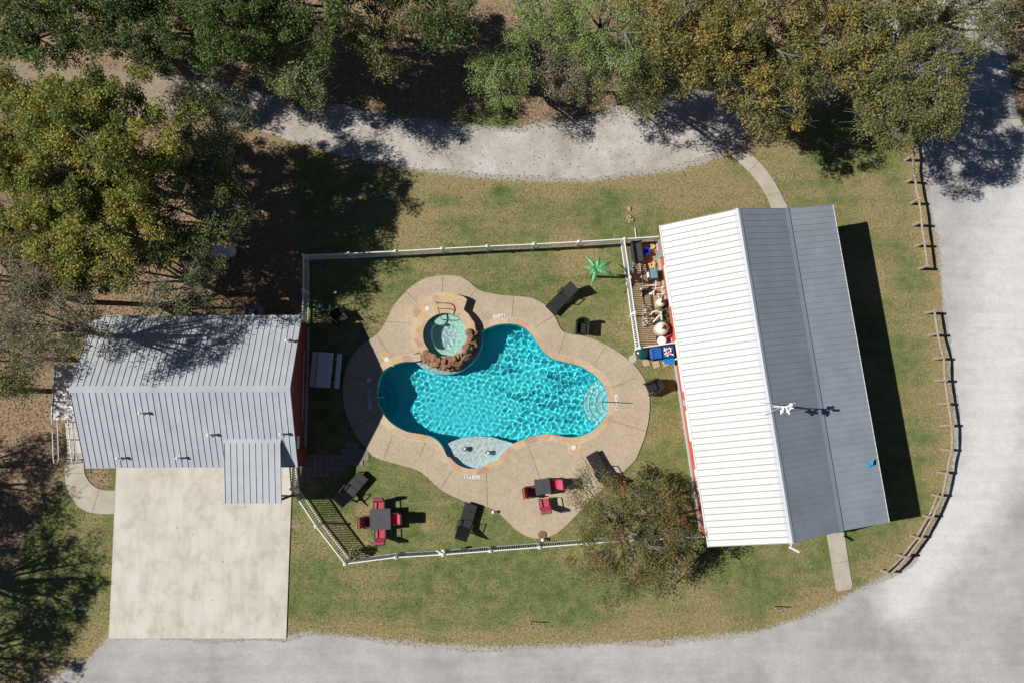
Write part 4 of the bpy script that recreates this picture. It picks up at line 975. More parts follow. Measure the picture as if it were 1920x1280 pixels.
# ------------------------------------------------------------------ pump yard
c = G(1195, 471, .55); sb = thing('storage_bench', 'charcoal storage bench in the pump yard corner beside the picket fence', 'storage box', (c.x, c.y, 0), A1 * .7)
MB().box((0, 0, .26), (.52, 1.10, .50), bev=.02).build('box', M_char, sb, world=False); MB().box((0, 0, .54), (.58, 1.16, .06), bev=.02).build('lid', M_char, sb, world=False)
def bucket(px, py, r, h, m, label, mi=None):
    c = G(px, py, h); t = thing('bucket', label, 'bucket', (c.x, c.y, 0)); k = 20; vs = []; fs = []
    prof = [(r * .85, 0), (r, h), (r + .02, h), (r + .02, h - .04), (r * .99, h - .04)]; MB().lathe((0, 0, 0), [(r * .85, 0), (r * .86, .01)], k).build('base', m, t, world=False)
    mb = MB()
    for rr_, z in [(r * .85, 0), (r * .98, h - .04), (r + .02, h - .04), (r + .02, h), (r - .015, h), (r * .80, .03)]:
        for j in range(k): a = 2 * math.pi * j / k; vs.append((rr_ * math.cos(a), rr_ * math.sin(a), z))
    for i in range(5):
        for j in range(k): a = i * k + j; b = i * k + (j + 1) % k; fs.append((a, b, b + k, a + k))
    fs.append(tuple(5 * k + j for j in range(k))); mb.add(vs, fs); mb.build('side', m, t, smooth=False, world=False); return t
bucket(1213, 471, .17, .38, M_bluebk, 'bright blue open bucket standing on the dirt of the pump yard')
c = G(1183.5, 500, .5); cl = G(1187, 500, .1); mb = MB(); pts = []
for i in range(25):
    a = 2 * math.pi * i / 24; pts.append((c.x + .05 * math.cos(a) + .1, c.y + .36 * math.cos(a), .45 + .36 * math.sin(a)))
mb.tube(pts, .03, 6, cap=False)
for i in range(0, 24, 4): mb.tube([(c.x + .1, c.y, .45), pts[i]], .008, 4)
mb.lathe((c.x + .1, c.y, .43), [(.04, 0), (.04, .05)], 8)
tag(mb.build('hose_wheel', mat('pale_blue_metal', (.35, .43, .50), .5)), 'pale blue wheel leaning inside the picket fence of the pump yard', 'wheel')
c = G(1227, 513, .7); ht = thing('pool_heater', 'teal topped pool heater box beside the red wall', 'heater', (c.x, c.y, 0), A1)
MB().box((0, 0, .35), (.40, .56, .68), bev=.03).build('cabinet', M_char, ht, world=False); MB().box((-.02, 0, .715), (.36, .52, .06), bev=.02).build('top_cover', M_teal, ht, world=False); MB().box((-.26, .02, .3), (.10, .3, .3), bev=.02).build('side_box', M_pvc, ht, world=False)
for (px, py, r, h, lab) in ((1241, 566, .25, .85, 'smaller cream pool filter tank beside the red wall'), (1243.5, 615, .37, .95, 'larger cream pool filter tank beside the white bucket')):
    c = G(px, py, h); t = thing('filter_tank', lab, 'filter tank', (c.x, c.y, 0), 0, 'cream filter tanks in the pump yard')
    MB().lathe((0, 0, 0), [(r * .7, 0), (r * .9, .08), (r, .25), (r, h - .3), (r * .92, h - .14), (r * .68, h - .03), (r * .3, h + .02), (.05, h + .03)], 28).build('tank', M_cream, t, smooth=True, world=False)
    MB().lathe((0, 0, h - .34), [(r + .012, 0), (r + .012, .04)], 28).build('band', M_blackm, t, world=False)
    v = MB().lathe((.06, .02, h), [(.09, 0), (.10, .08), (.07, .14), (.02, .15)], 10)
    for a in range(0, 360, 90): v.bar((.06, .02, h + .08), (.06 + .17 * math.cos(math.radians(a + 20)), .02 + .17 * math.sin(math.radians(a + 20)), h + .08), .045, .05)
    v.build('valve_head', M_blackm, t, world=False)
def pipes(name, runs, label, r=.032, m=M_pvc):
    mb = MB()
    for run in runs:
        P = [G(x, y, z) for x, y, z in run]; mb.tube(P, r, 8)
        for p in P[1:-1]: mb.lathe((p.x, p.y, p.z - r * 1.3), [(r * 1.3, 0), (r * 1.3, r * 2.6)], 8)
    return tag(mb.build(name, m), label, 'pipework')
pipes('pipe_manifold', [[(1206, 573, .1), (1211, 572, .35), (1214, 608, .35)]] + [[(1204.5, y + 5, .05), (1211.5, y, .34)] for y in (580, 585, 591, 596, 602, 607)] + [[(1214, 590, .35), (1222, 588, .3)], [(1214, 598, .3), (1226, 597, .25)], [(1210, 607, .3), (1211, 612, .05)]], 'white valve manifold of short parallel pipes standing on the dirt')
pipes('pipe_bridge', [[(1221, 590, .3), (1224, 585, .55), (1232, 583, .6), (1239, 586, .6), (1241, 600, .5)], [(1222, 607, .1), (1236, 592, .4), (1242, 593, .4)]], 'cream pipes arching between the manifold and the larger tank', .045)
pipes('pump_pipework', [[(1229, 532, .3), (1229, 541, .45), (1241, 538, .5), (1242, 551, .5), (1231, 552, .4)], [(1200, 543, .2), (1209, 536, .35), (1230, 534, .4), (1230, 525, .3)], [(1220, 548, .2), (1226, 546, .35), (1226, 554, .3)], [(1235, 553, .3), (1236, 562, .2)], [(1202, 556, .05), (1204, 548, .3)], [(1211, 552, .2), (1219, 552, .2)]], 'tangle of white pipes between the heater and the smaller tank', .035)
c = G(1207.5, 547, .35); pu = thing('pool_pump', 'black pool pump with a strainer pot among the white pipes', 'pump', (c.x, c.y, 0), .3)
MB().lathe((0, 0, .12), [(.12, 0), (.13, .1), (.13, .24), (.10, .30), (.03, .31)], 16).build('strainer_pot', M_blackm, pu, world=False); MB().tube([(.1, -.02, .2), (.5, -.1, .2)], .10, 12).build('motor', M_blackm, pu, world=False); MB().box((.2, -.04, .05), (.6, .24, .1)).build('base', M_blackm, pu, world=False)
c = G(1221, 549, .25); tag(MB().lathe((c.x, c.y, 0), [(.12, 0), (.12, .22), (.1, .27), (.04, .28)], 14).build('chlorinator', M_pvc), 'stubby cream chlorinator pot beside the pump', 'chlorinator')
P = [G(1190.5, 428, .03), G(1193, 447, .05), G(1198, 480, .3), G(1201, 510, .06), G(1205, 532, .05)]
tag(MB().tube(P, .028, 8).build('long_pipe', M_pvc), 'long thin white pipe running under the picket fence into the pump yard', 'pipe')
P = [G(1208, 545, .03), G(1206, 560, .03), G(1209, 575, .03), G(1217, 580, .04)]
tag(MB().tube(P, .02, 6).build('black_hose', M_blackm), 'black hose on the dirt between the pump and the manifold', 'hose')
wb = bucket(1241, 638.5, .22, .40, M_white, 'white lidded round bucket next to the larger filter tank'); MB().lathe((0, 0, .401), [(.235, 0), (.235, .025), (.2, .035)], 20).build('lid', M_white, wb, world=False)
c = G(1256, 637, .4); rb = thing('red_crate', 'red plastic trug with a handle beside the white bucket', 'tub', (c.x, c.y, 0), .2)
MB().box((0, 0, .03), (.36, .3, .05)).bar((-.18, -.15, .2), (.18, -.15, .2), .03, .36).bar((-.18, .15, .2), (.18, .15, .2), .03, .36).bar((-.18, -.15, .2), (-.18, .15, .2), .03, .355).bar((.18, -.15, .2), (.18, .15, .2), .03, .355).build('tub', M_redp, rb, world=False)
MB().tube([(-.2, .2, .38), (.0, .22, .55), (.25, .24, .6)], .02, 6).build('handle', M_redp, rb, world=False)
gb = MB(); rg = random.Random(8); c = G(1247, 590, .2)
for k in range(160):
    p = Vector((c.x + rg.gauss(0, .14), c.y + rg.gauss(0, .26), rg.uniform(.05, .45))); a = rg.uniform(0, 6.28); d = Vector((math.cos(a), math.sin(a), rg.uniform(-.3, .5))) * .09; n_ = Vector((-d.y, d.x, .03)) * .6
    gb.add([p - d, p + n_, p + d, p - n_], [(0, 1, 2, 3)])
bsh = thing('green_shrub', 'small dark green shrub between the two filter tanks', 'shrub', (c.x, c.y, 0)); gb.build('foliage', mat('dark_leaf', (.03, .07, .02), .7), bsh); MB().tube([(c.x, c.y, 0), (c.x, c.y, .3)], .02, 5).build('stem', M_bark, bsh)
for k, (px, py, sx, sy, lab, m) in enumerate(((1222, 497, .55, .28, 'heap of tan foam insulation on the dirt near the heater', M_yellow), (1224, 464, .22, .5, 'strip of tan boards leaning on the dirt near the red wall', M_yellow))):
    c = G(px, py, .1); mb = MB(); rg = random.Random(k)
    for i in range(9): mb.box((c.x + rg.uniform(-sx, sx) * .4, c.y + rg.uniform(-sy, sy) * .5, .05 + .04 * rg.random()), (rg.uniform(.12, .26), rg.uniform(.08, .16), .08), rg.uniform(0, 3), bev=.02)
    tag(mb.build('scrap_heap', m), lab, 'scrap')

# bins and stepping stones
c = G(1205, 661, .85); bn = thing('round_bin', 'dark green round barbecue-like bin with a domed lid at the picket corner', 'bin', (c.x, c.y, 0))
MB().lathe((0, 0, 0), [(.26, 0), (.31, .72), (.33, .74)], 24).build('body', M_dgreen, bn, world=False)
MB().lathe((0, 0, .74), [(.345, 0), (.345, .05), (.28, .12), (.15, .16), (.03, .18)], 24).build('lid', M_dgreen, bn, smooth=True, world=False)
MB().lathe((-.02, 0, .915), [(.05, 0), (.05, .02), (.02, .025)], 12).build('knob', M_dgreen, bn, world=False)
def wbin(px, py, ang, label, open_=False):
    c = G(px, py, .9); t = thing('wheelie_bin', label, 'bin', (c.x, c.y, 0), ang, 'blue bins beside the pump yard')
    mb = MB(); vs = []
    for sx, z in ((.19, .04), (.27, .88)): vs += [(-sx, -sx, z), (sx, -sx, z), (sx, sx, z), (-sx, sx, z)]
    mb.add(vs, [(3, 2, 1, 0), (0, 1, 5, 4), (1, 2, 6, 5), (2, 3, 7, 6), (3, 0, 4, 7)]); 
    vi = [(x * .93, y * .93, z) for x, y, z in vs]; mb.add(vi, [(0, 1, 2, 3), (4, 5, 1, 0), (5, 6, 2, 1), (6, 7, 3, 2), (7, 4, 0, 3)])
    for a, b in (((-.27, -.27), (.27, -.27)), ((.27, -.27), (.27, .27)), ((.27, .27), (-.27, .27)), ((-.27, .27), (-.27, -.27))): mb.bar((*a, .88), (*b, .88), .04, .04)
    mb.build('body', M_blue, t, world=False)
    if open_:
        MB().box((.0, -.42, .66), (.54, .10, .56), 0, 0, Matrix.Rotation(.9, 3, 'X'), bev=.03).build('lid', M_bluel, t, world=False)
        rb_ = MB(); rg = random.Random(4)
        for i in range(46): rb_.box((rg.uniform(-.2, .2), rg.uniform(-.2, .2), .80 + rg.random() * .14), (rg.uniform(.05, .13), rg.uniform(.04, .09), rg.uniform(.02, .08)), rg.uniform(0, 3), rg.choice((0, 0, 0, 1)), bev=.01)
        rb_.build('rubbish', [M_white, M_redp], t, world=False)
    else:
        MB().box((0, 0, .925), (.58, .60, .05), bev=.02).box((0, .2, .965), (.42, .12, .05), bev=.02).build('lid', M_blue, t, world=False)
    MB().tube([(-.24, .31, .84), (.24, .31, .84)], .018, 8).build('handle', M_blackm, t, world=False)
    for s_ in (-1, 1): MB().tube([(s_ * .2, .22, .09), (s_ * .26, .22, .09)], .09, 14).build('wheel', M_blackm, t, world=False)
wbin(1230, 662, math.pi / 2 + .1, 'closed blue bin beside the dark green round bin')
wbin(1253.5, 659, .12, 'blue bin with its lid hanging open, full of rubbish', True)
for k, (px, py, s_, m, lab) in enumerate(((1186.5, 673, .32, M_walk, 'round pale stepping stone nearest the pool deck'), (1192, 664, .28, M_yellow, 'orange stepping stone behind the dark green bin'), (1211.5, 679.5, .36, M_tan, 'tan stepping stone below the dark green bin'), (1230.5, 682.5, .38, M_tan, 'tan stepping stone below the closed blue bin'), (1248, 681, .32, M_tan, 'tan stepping stone partly under the hanging blue lid'))):
    c = G(px, py); mb = MB()
    if k == 0: mb.lathe((c.x, c.y, 0), [(.23, 0), (.23, .03), (.21, .04)], 9)
    else: mb.box((c.x, c.y, .02), (s_, s_, .045), .1 * k, bev=.01)
    tag(mb.build('stepping_stone', m), lab, 'stepping stone', 'stepping stones by the bins')

# ------------------------------------------------------------------ lawn odds and ends
for px, py, lab in ((924.7, 959.5, 'white capped bollard light at the deck edge, right of the lounger'), (1017.5, 1011.5, 'white capped bollard light below the rusty lid'), (629, 548, 'white capped bollard light in the fence shadow near the upper left')):
    c = G(px, py, .3); t = thing('bollard_light', lab, 'light', (c.x, c.y, 0), 0, 'low bollard lights')
    MB().lathe((0, 0, 0), [(.035, 0), (.035, .28)], 10).build('stem', M_blackm, t, world=False); MB().lathe((0, 0, .28), [(.085, 0), (.085, .03), (.05, .06), (.01, .07)], 14).build('cap', M_white, t, world=False)
c = G(1016.7, 1002, .05); tag(MB().lathe((c.x, c.y, .051), [(.22, 0), (.22, .04), (.19, .05), (.17, .045), (.03, .05)], 24).build('manhole_cover', M_rust), 'round rust brown lid on the deck tip under the autumn tree\'s branches', 'lid')
c = G(662, 1034, .6); pl = thing('planter_stand', 'round wire planter with a bushy plant in the corner of the slanting fence', 'planter', (c.x, c.y, 0))
mb = MB(); pts = [(.2 * math.cos(a), .2 * math.sin(a), .62) for a in np.linspace(0, 2 * math.pi, 17)]; mb.tube(pts, .018, 6, cap=False)
for a in (0, 1.57, 3.14, 4.71): mb.tube([(.2 * math.cos(a), .2 * math.sin(a), .62), (.12 * math.cos(a), .12 * math.sin(a), .3), (.18 * math.cos(a), .18 * math.sin(a), 0)], .012, 5)
mb.build('wire_stand', M_white, pl, world=False); MB().lathe((0, 0, .3), [(.1, 0), (.15, .22), (.13, .2)], 14).build('pot', M_brown, pl, world=False)
gb = MB(); rg = random.Random(9)
for k in range(240):
    p = Vector((rg.gauss(0, .11), rg.gauss(0, .11), rg.uniform(.48, .85))); a = rg.uniform(0, 6.28); d = Vector((math.cos(a), math.sin(a), rg.uniform(-.4, .6))) * .07; n_ = Vector((-d.y, d.x, .02)) * .5; gb.add([p - d, p + n_, p + d, p - n_], [(0, 1, 2, 3)])
gb.build('plant', mat('olive_leaf', (.10, .11, .035), .7), pl, world=False)
c = G(1192, 442)
c = G(600.5, 572.5, .3); tag(MB().lathe((c.x, c.y, 0), [(.10, 0), (.13, .1), (.12, .24), (.06, .28)], 16).build('glazed_pot', M_tealb, smooth=True), 'small teal glazed pot in the fence\'s striped shadow', 'pot', 'teal garden pots')
c = G(618, 573.5, .2); tag(MB().lathe((c.x, c.y, 0), [(.07, 0), (.10, .08), (.08, .18), (.04, .2)], 14).build('glazed_pot', mat('dark_teal_glaze', (.02, .12, .13), .3), smooth=True), 'smaller dark teal pot right of the teal one', 'pot', 'teal garden pots')
c = G(598, 503, .4); tag(MB().lathe((c.x, c.y, 0), [(.22, 0), (.16, .15), (.10, .35), (.02, .55)], 5).build('garden_cone', mat('slate_blue_cone', (.10, .14, .17), .6)), 'slate blue cone ornament in the shaded upper left fence corner', 'ornament')
for px, py, lab in ((996, 1164.5, 'small wooden marker stake on the bottom lawn near the middle of the road edge'), (1451, 1136, 'small wooden marker stake on the bottom lawn towards the road bend')):
    c = G(px, py); t = thing('marker_stake', lab, 'stake', c, 0, 'marker stakes on the bottom lawn')
    MB().box((c.x, c.y, .32), (.05, .05, .64)).build('post', M_wood, t); MB().box((c.x + .03, c.y, .6), (.24, .04, .16), .1).build('sign_plate', M_ac, t)
c = G(1181, 404); mb = MB(); rg = random.Random(6)
for i in range(6): mb.box((c.x + rg.gauss(0, .12), c.y + rg.gauss(0, .2), .04), (rg.uniform(.12, .3), rg.uniform(.08, .2), .08), rg.uniform(0, 3), bev=.02)
tag(mb.build('rubble', M_tan), 'small heap of broken tan stones on the grass above the pump yard', 'rubble')
c = G(472, 584, .8); au = thing('air_conditioner', 'grey air conditioner unit with a round fan, against the small house\'s upper wall', 'air conditioner', (c.x, c.y - .1, 0))
cb = MB(); cb.box((0, 0, .40), (.76, .76, .76), bev=.02); cb.build('cabinet', M_ac, au, world=False)
MB().lathe((0, 0, .781), [(.34, 0), (.33, .01), (.02, .011)], 28).build('fan_well', M_dark, au, world=False)
fb = MB()
for a in range(0, 360, 60): M = Matrix.Rotation(math.radians(a), 3, 'Z') @ Matrix.Rotation(.3, 3, 'X'); fb.box(M @ Vector((.17, 0, 0)) + Vector((0, 0, .815)), (.26, .14, .008), 0, 0, M)
fb.lathe((0, 0, .80), [(.07, 0), (.07, .05), (.03, .07)], 12); fb.build('fan', M_steel, au, world=False)
gr = MB()
for r in (.12, .2, .28, .345): gr.tube([(r * math.cos(a), r * math.sin(a), .87) for a in np.linspace(0, 2 * math.pi, 25)], .006, 4, cap=False)
gr.build('grille', M_ac, au, world=False)
c = G(408, 472, .5); pt_ = thing('propane_tank', 'long white tank lying in the shade under the big yellow-green tree', 'tank', (c.x, c.y, 0))
MB().tube([(-1.0, 0, .55), (-.95, 0, .55), (-.8, 0, .55), (.8, 0, .55), (.95, 0, .55), (1.0, 0, .55)], [.05, .22, .33, .33, .22, .05], 20).build('tank', M_white, pt_, smooth=True, world=False)
MB().lathe((0, 0, .86), [(.14, 0), (.14, .12), (.05, .15)], 14).build('dome', M_white, pt_, world=False)
for s_ in (-1, 1): MB().box((s_ * .6, 0, .12), (.12, .5, .24)).build('saddle', M_trim, pt_, world=False)

# ------------------------------------------------------------------ trees
LEAF = {
 'yellow': leaf_mat('yellow_green_leaves', [(0, (.06, .11, .028)), (.33, (.16, .205, .045)), (.65, (.31, .31, .06)), (1, (.46, .40, .075))]),
 'dark': leaf_mat('dark_green_leaves', [(0, (.035, .07, .02)), (.5, (.095, .15, .038)), (1, (.21, .255, .07))]),
 'light': leaf_mat('fresh_green_leaves', [(0, (.10, .15, .05)), (.5, (.20, .27, .085)), (1, (.32, .37, .14))]),
 'feather': leaf_mat('feathery_green_leaves', [(0, (.12, .20, .045)), (.5, (.26, .37, .10)), (1, (.40, .48, .17))]),
 'olive': leaf_mat('olive_leaves', [(0, (.085, .11, .03)), (.5, (.19, .205, .06)), (1, (.33, .31, .11))]),
 'gold': leaf_mat('golden_leaves', [(0, (.085, .11, .035)), (.45, (.195, .205, .06)), (.75, (.33, .28, .08)), (1, (.46, .32, .09))]),
 'grey': leaf_mat('grey_olive_leaves', [(0, (.11, .105, .055)), (.5, (.21, .20, .10)), (1, (.33, .30, .17))]),
 'autumn': leaf_mat('autumn_leaves', [(0, (.06, .085, .022)), (.5, (.155, .175, .045)), (.78, (.27, .20, .06)), (1, (.40, .21, .085))]),
}
def make_tree(name, label, px, py, zc, R, Hh, kind, leaves=5000, sparse=.0, seed=1, group='trees round the site', leaf=.085, base=None, trunk=.16, bark=None, twig=0, cat='tree', flat=.45):
    rs = np.random.RandomState(seed); C = G(px, py, zc); b = Vector((C.x + rs.normal() * .3, C.y + rs.normal() * .3 + (R * .6 if py < 215 else 0), 0)) if base is None else G(*base)
    t = thing(name, label, cat, b, 0, group)
    C = np.array(C); B = np.array(b)
    # clump centres in an uneven ellipsoid shell; then limbs from the trunk to each through a middle fork
    nM = int(7 + R * 1.6); mains = []
    for i in range(nM):
        a = 2 * math.pi * (i + rs.uniform(-.3, .3)) / nM; rr_ = R * rs.uniform(.35, .62)
        mains.append(C + np.array([rr_ * math.cos(a), rr_ * math.sin(a), Hh * rs.uniform(-.35, .35)]))
    mains.append(C + np.array([0, 0, Hh * .4])); mains = np.array(mains)
    nT = int(26 * R * R * .62) + 14; th = rs.uniform(0, 2 * math.pi, nT); u = np.sqrt(rs.uniform(0.02, 1, nT))
    lob = 1 + .16 * np.sin(3 * th + rs.uniform(0, 6)) + .12 * np.sin(5 * th + rs.uniform(0, 6)) + .08 * rs.normal(size=nT)
    rad = R * u * lob; zz = np.sqrt(np.clip(1 - u * u * .92, 0, 1)) * Hh * rs.uniform(-.35, 1.0, nT) * 1.0
    T = C + np.stack([rad * np.cos(th), rad * np.sin(th), zz], -1)
    if sparse > 0: T = T[rs.rand(nT) > sparse]
    mb = MB()
    fork = B * (1 - .0) + np.array([0, 0, max(.8, (zc - Hh) * .75)]); fork[:2] += (C - B)[:2] * .25
    mb.tube([B - [0, 0, .1], B + [0, 0, .25], fork], [trunk * 1.35, trunk, trunk * .8], 9)
    own = np.argmin(((T[:, None, :] - mains[None]) ** 2).sum(-1), 1)
    for i, m_ in enumerate(mains):
        mid = (fork + m_) / 2 + rs.normal(size=3) * .15 * R * .3 + [0, 0, -.1 * R * .3]
        mb.tube([fork, mid, m_], [trunk * .55, trunk * .4, trunk * .24], 6, cap=False)
    tw = MB()
    for k, tp in enumerate(T):
        m_ = mains[own[k]]; md = (m_ + tp) / 2 + rs.normal(size=3) * .12
        tw.tube([m_, md, tp], [trunk * .18, trunk * .11, trunk * .03], 4, cap=False)
        for _ in range(2 + twig):
            e = tp + rs.normal(size=3) * [.42, .42, .22]; s0 = md + (tp - md) * rs.uniform(.3, 1)
            tw.tube([s0, (s0 + e) / 2 + rs.normal(size=3) * .05, e], [.014, .010, .005], 3, cap=False)
    mb.build('trunk', bark or M_bark, t); tw.build('twigs', M_barkl, t)
    n = leaves; ci = rs.randint(0, len(T), n); ctint = rs.normal(0, .17, len(T)); csz = rs.uniform(.55, 1.25, len(T))
    q = rs.normal(size=(n, 3)); q /= np.linalg.norm(q, axis=1)[:, None]; rr_ = rs.uniform(0, 1, n) ** .5 * .50
    P_ = T[ci] + q * (rr_ * csz[ci])[:, None] * [1.15, 1.15, flat * 1.3]
    # leaves
    a = rs.uniform(0, 2 * math.pi, n); s_ = leaf * .72 * rs.uniform(.6, 1.35, n)
    nz = rs.normal(size=(n, 3)) * .75 + [0, 0, .8]; nz /= np.linalg.norm(nz, axis=1)[:, None]
    e1_ = np.cross(nz, np.stack([np.cos(a), np.sin(a), np.zeros(n)], -1)); e1_ /= np.linalg.norm(e1_, axis=1)[:, None] + 1e-9; e2_ = np.cross(nz, e1_)
    V = np.stack([P_ - e1_ * s_[:, None], P_ + e2_ * s_[:, None] * .55, P_ + e1_ * s_[:, None], P_ - e2_ * s_[:, None] * .55], 1).reshape(-1, 3) - B
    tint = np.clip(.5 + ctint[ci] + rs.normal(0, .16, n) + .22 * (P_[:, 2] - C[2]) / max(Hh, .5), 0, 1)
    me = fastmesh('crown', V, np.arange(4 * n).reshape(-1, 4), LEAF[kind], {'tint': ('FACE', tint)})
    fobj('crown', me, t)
    return t
def lv(R, d=300): return int(math.pi * R * R * d * 2.9)
TR = [
 # name, label, px, py, zc, R, Hh, kind, density, sparse, leaf, twig
 ('big_tree', 'tall yellow-green tree at the left, just below the gravel drive', 190, 280, 7.0, 3.5, 2.4, 'yellow', 500, .12, .085, 0),
 ('big_tree', 'yellow-green tree above the small house\'s roof', 195, 435, 6.0, 2.8, 2.0, 'yellow', 520, .1, .085, 0),
 ('big_tree', 'yellow-green tree at the left edge nearest the gravel drive', 45, 235, 6.0, 2.5, 1.8, 'yellow', 480, 0, .085, 0),
 ('big_tree', 'yellow-green tree at the left edge, below the one nearest the drive', 50, 400, 5.6, 2.3, 1.6, 'yellow', 480, 0, .08, 0),
 ('thin_tree', 'thin dark leafed tree right of the tall yellow-green tree, over the drive', 385, 255, 5.2, 2.4, 1.6, 'dark', 110, .15, .07, 2),
 ('thin_tree', 'dark leafed tree right of the yellow-green ones, beside the long white tank', 375, 400, 5.0, 2.5, 1.7, 'dark', 210, .1, .08, 1),
 ('thin_tree', 'thin dark tree, added for dappled shade, above the air conditioner and the house roof', 315, 505, 5.2, 2.2, 1.4, 'dark', 85, .15, .07, 3),  # added tree, throws dappled shade towards the left fence corner
 ('bare_tree', 'grey olive half bare tree hanging over the small house\'s roof corner', 100, 605, 6.4, 2.2, 1.5, 'grey', 260, .1, .065, 3),
 ('bare_tree', 'grey olive half bare tree at the left edge below the yellow-green ones', 20, 530, 6.0, 2.2, 1.6, 'grey', 260, .1, .065, 3),
 ('low_tree', 'low olive tree at the left edge near the white awning', 20, 690, 4.2, 1.6, 1.0, 'olive', 220, .1, .07, 1),
 ('shade_tree', 'dark green tree at the top left corner', 55, 15, 6.0, 3.0, 2.0, 'dark', 330, 0, .085, 0),
 ('shade_tree', 'dark green tree second from the top left corner', 215, 5, 6.2, 2.8, 2.0, 'dark', 330, 0, .085, 0),
 ('shade_tree', 'dark green tree above the gravel drive with brown ground to its lower left', 335, 40, 5.8, 2.7, 2.0, 'dark', 330, 0, .085, 0),
 ('shade_tree', 'very dark tree at the top between the fresh green tree and the left group', 440, 20, 6.4, 2.6, 2.2, 'dark', 320, 0, .085, 0),
 ('fresh_tree', 'fresh green tree with bare twigs reaching over the gravel drive', 560, 115, 4.9, 2.2, 1.6, 'light', 270, 0, .07, 3),
 ('shade_tree', 'dark tree at the top edge behind the fresh green tree', 600, -15, 6.0, 2.9, 2.0, 'dark', 300, .12, .085, 1),
 ('shade_tree', 'dark olive twiggy tree right of the fresh green tree', 710, 38, 5.0, 2.4, 1.6, 'olive', 210, .15, .075, 3),
 ('shade_tree', 'dark green tree at the top edge left of the feathery trees', 830, 5, 5.2, 2.2, 1.6, 'dark', 230, .15, .08, 1),
 ('feathery_tree', 'low feathery bright green tree in the gap above the gravel drive', 940, 145, 3.6, 1.5, 1.0, 'feather', 420, 0, .055, 1),
 ('feathery_tree', 'feathery pale green tree at the top edge, upper middle', 1020, 30, 5.2, 2.1, 1.4, 'feather', 330, 0, .055, 3),
 ('feathery_tree', 'feathery green tree right of the upper middle one', 1140, 50, 6.0, 2.4, 1.7, 'feather', 330, 0, .06, 2),
 ('twiggy_tree', 'olive brown twiggy tree below the feathery trees', 1075, 120, 4.6, 1.9, 1.4, 'grey', 240, 0, .065, 3),
 ('twiggy_tree', 'olive twiggy tree over the gravel drive beside the golden trees', 1180, 140, 5.0, 1.9, 1.4, 'olive', 260, 0, .07, 3),
 ('golden_tree', 'golden brown tree at the top edge, leftmost of the golden ones', 1275, 40, 6.2, 2.6, 2.0, 'gold', 300, 0, .08, 1),
 ('golden_tree', 'golden tree above the start of the curved concrete path', 1330, 100, 5.6, 2.1, 1.8, 'gold', 300, 0, .08, 1),
 ('golden_tree', 'orange golden tree nearest the lawn of the right building', 1435, 165, 5.0, 2.2, 1.7, 'gold', 330, 0, .08, 1),
 ('golden_tree', 'golden tree at the top edge behind the orange golden one', 1430, 30, 6.4, 2.6, 2.0, 'gold', 310, 0, .08, 0),
 ('olive_tree', 'olive gold tree between the orange golden tree and the big olive tree', 1545, 100, 6.0, 2.4, 1.8, 'gold', 260, 0, .08, 1),
 ('olive_tree', 'big olive green tree overhanging the rail fence and the road', 1690, 150, 6.0, 3.1, 1.9, 'olive', 300, 0, .075, 2),
 ('olive_tree', 'olive tree at the top edge over the road', 1650, 20, 6.4, 2.9, 2.0, 'olive', 290, 0, .08, 1),
 ('olive_tree', 'thin olive tree at the top right corner over the road', 1830, 15, 6.2, 2.3, 1.6, 'olive', 150, .1, .07, 3),
 ('olive_tree', 'small thin tree at the right edge on the brown leaf ground', 1925, 40, 5.0, 1.8, 1.4, 'olive', 160, .1, .07, 2),
 ('autumn_tree', 'autumn brown small tree between the right building and the small dining set', 1176, 998, 3.0, 2.9, 1.25, 'autumn', 340, .04, .056, 1),
]
for i, (nm, lab, px, py, zc, R_, Hh, kd, dn, sp, lf, tw) in enumerate(TR):
    make_tree(nm, lab, px, py, zc, R_, Hh, kd, lv(R_, dn), sp, 100 + i, leaf=lf, twig=tw, trunk=.09 + .03 * R_, bark=None)
# three trees just beyond the left edge of the view, whose shade falls across the left lawn
for i, (sx, sy, R_, lab) in enumerate(((25, 905, 2.7, 'leafy tree beyond the left lawn, level with the driveway\'s upper half'), (85, 1085, 2.7, 'leafy tree beyond the left lawn, level with the driveway\'s middle'), (20, 1235, 3.0, 'leafy tree beyond the left lawn, nearest the bottom road'), (-60, 1000, 3.0, 'leafy tree beyond the left lawn, farthest from the driveway'), (205, 735, 2.3, 'leafy tree beyond the left edge whose shade falls on the white awning'))):
    s_ = G(sx, sy); h = 7.0; c = Vector((s_.x, s_.y, 0)) - Vector((SUN.x, SUN.y, 0)) / -SUN.z * h
    dd = RM.transposed() @ (Vector((c.x, c.y, h)) - Vector((0, 0, H_CAM))); px = 960 - F_PX * dd.x / dd.z; py = 640 + F_PX * dd.y / dd.z
    make_tree('shade_tree', lab, px, py, h, R_, 1.6, 'dark', lv(R_, 170 if R_ > 2.5 else 55), .12 if R_ > 2.5 else .35, 300 + i, leaf=.08, trunk=.18)

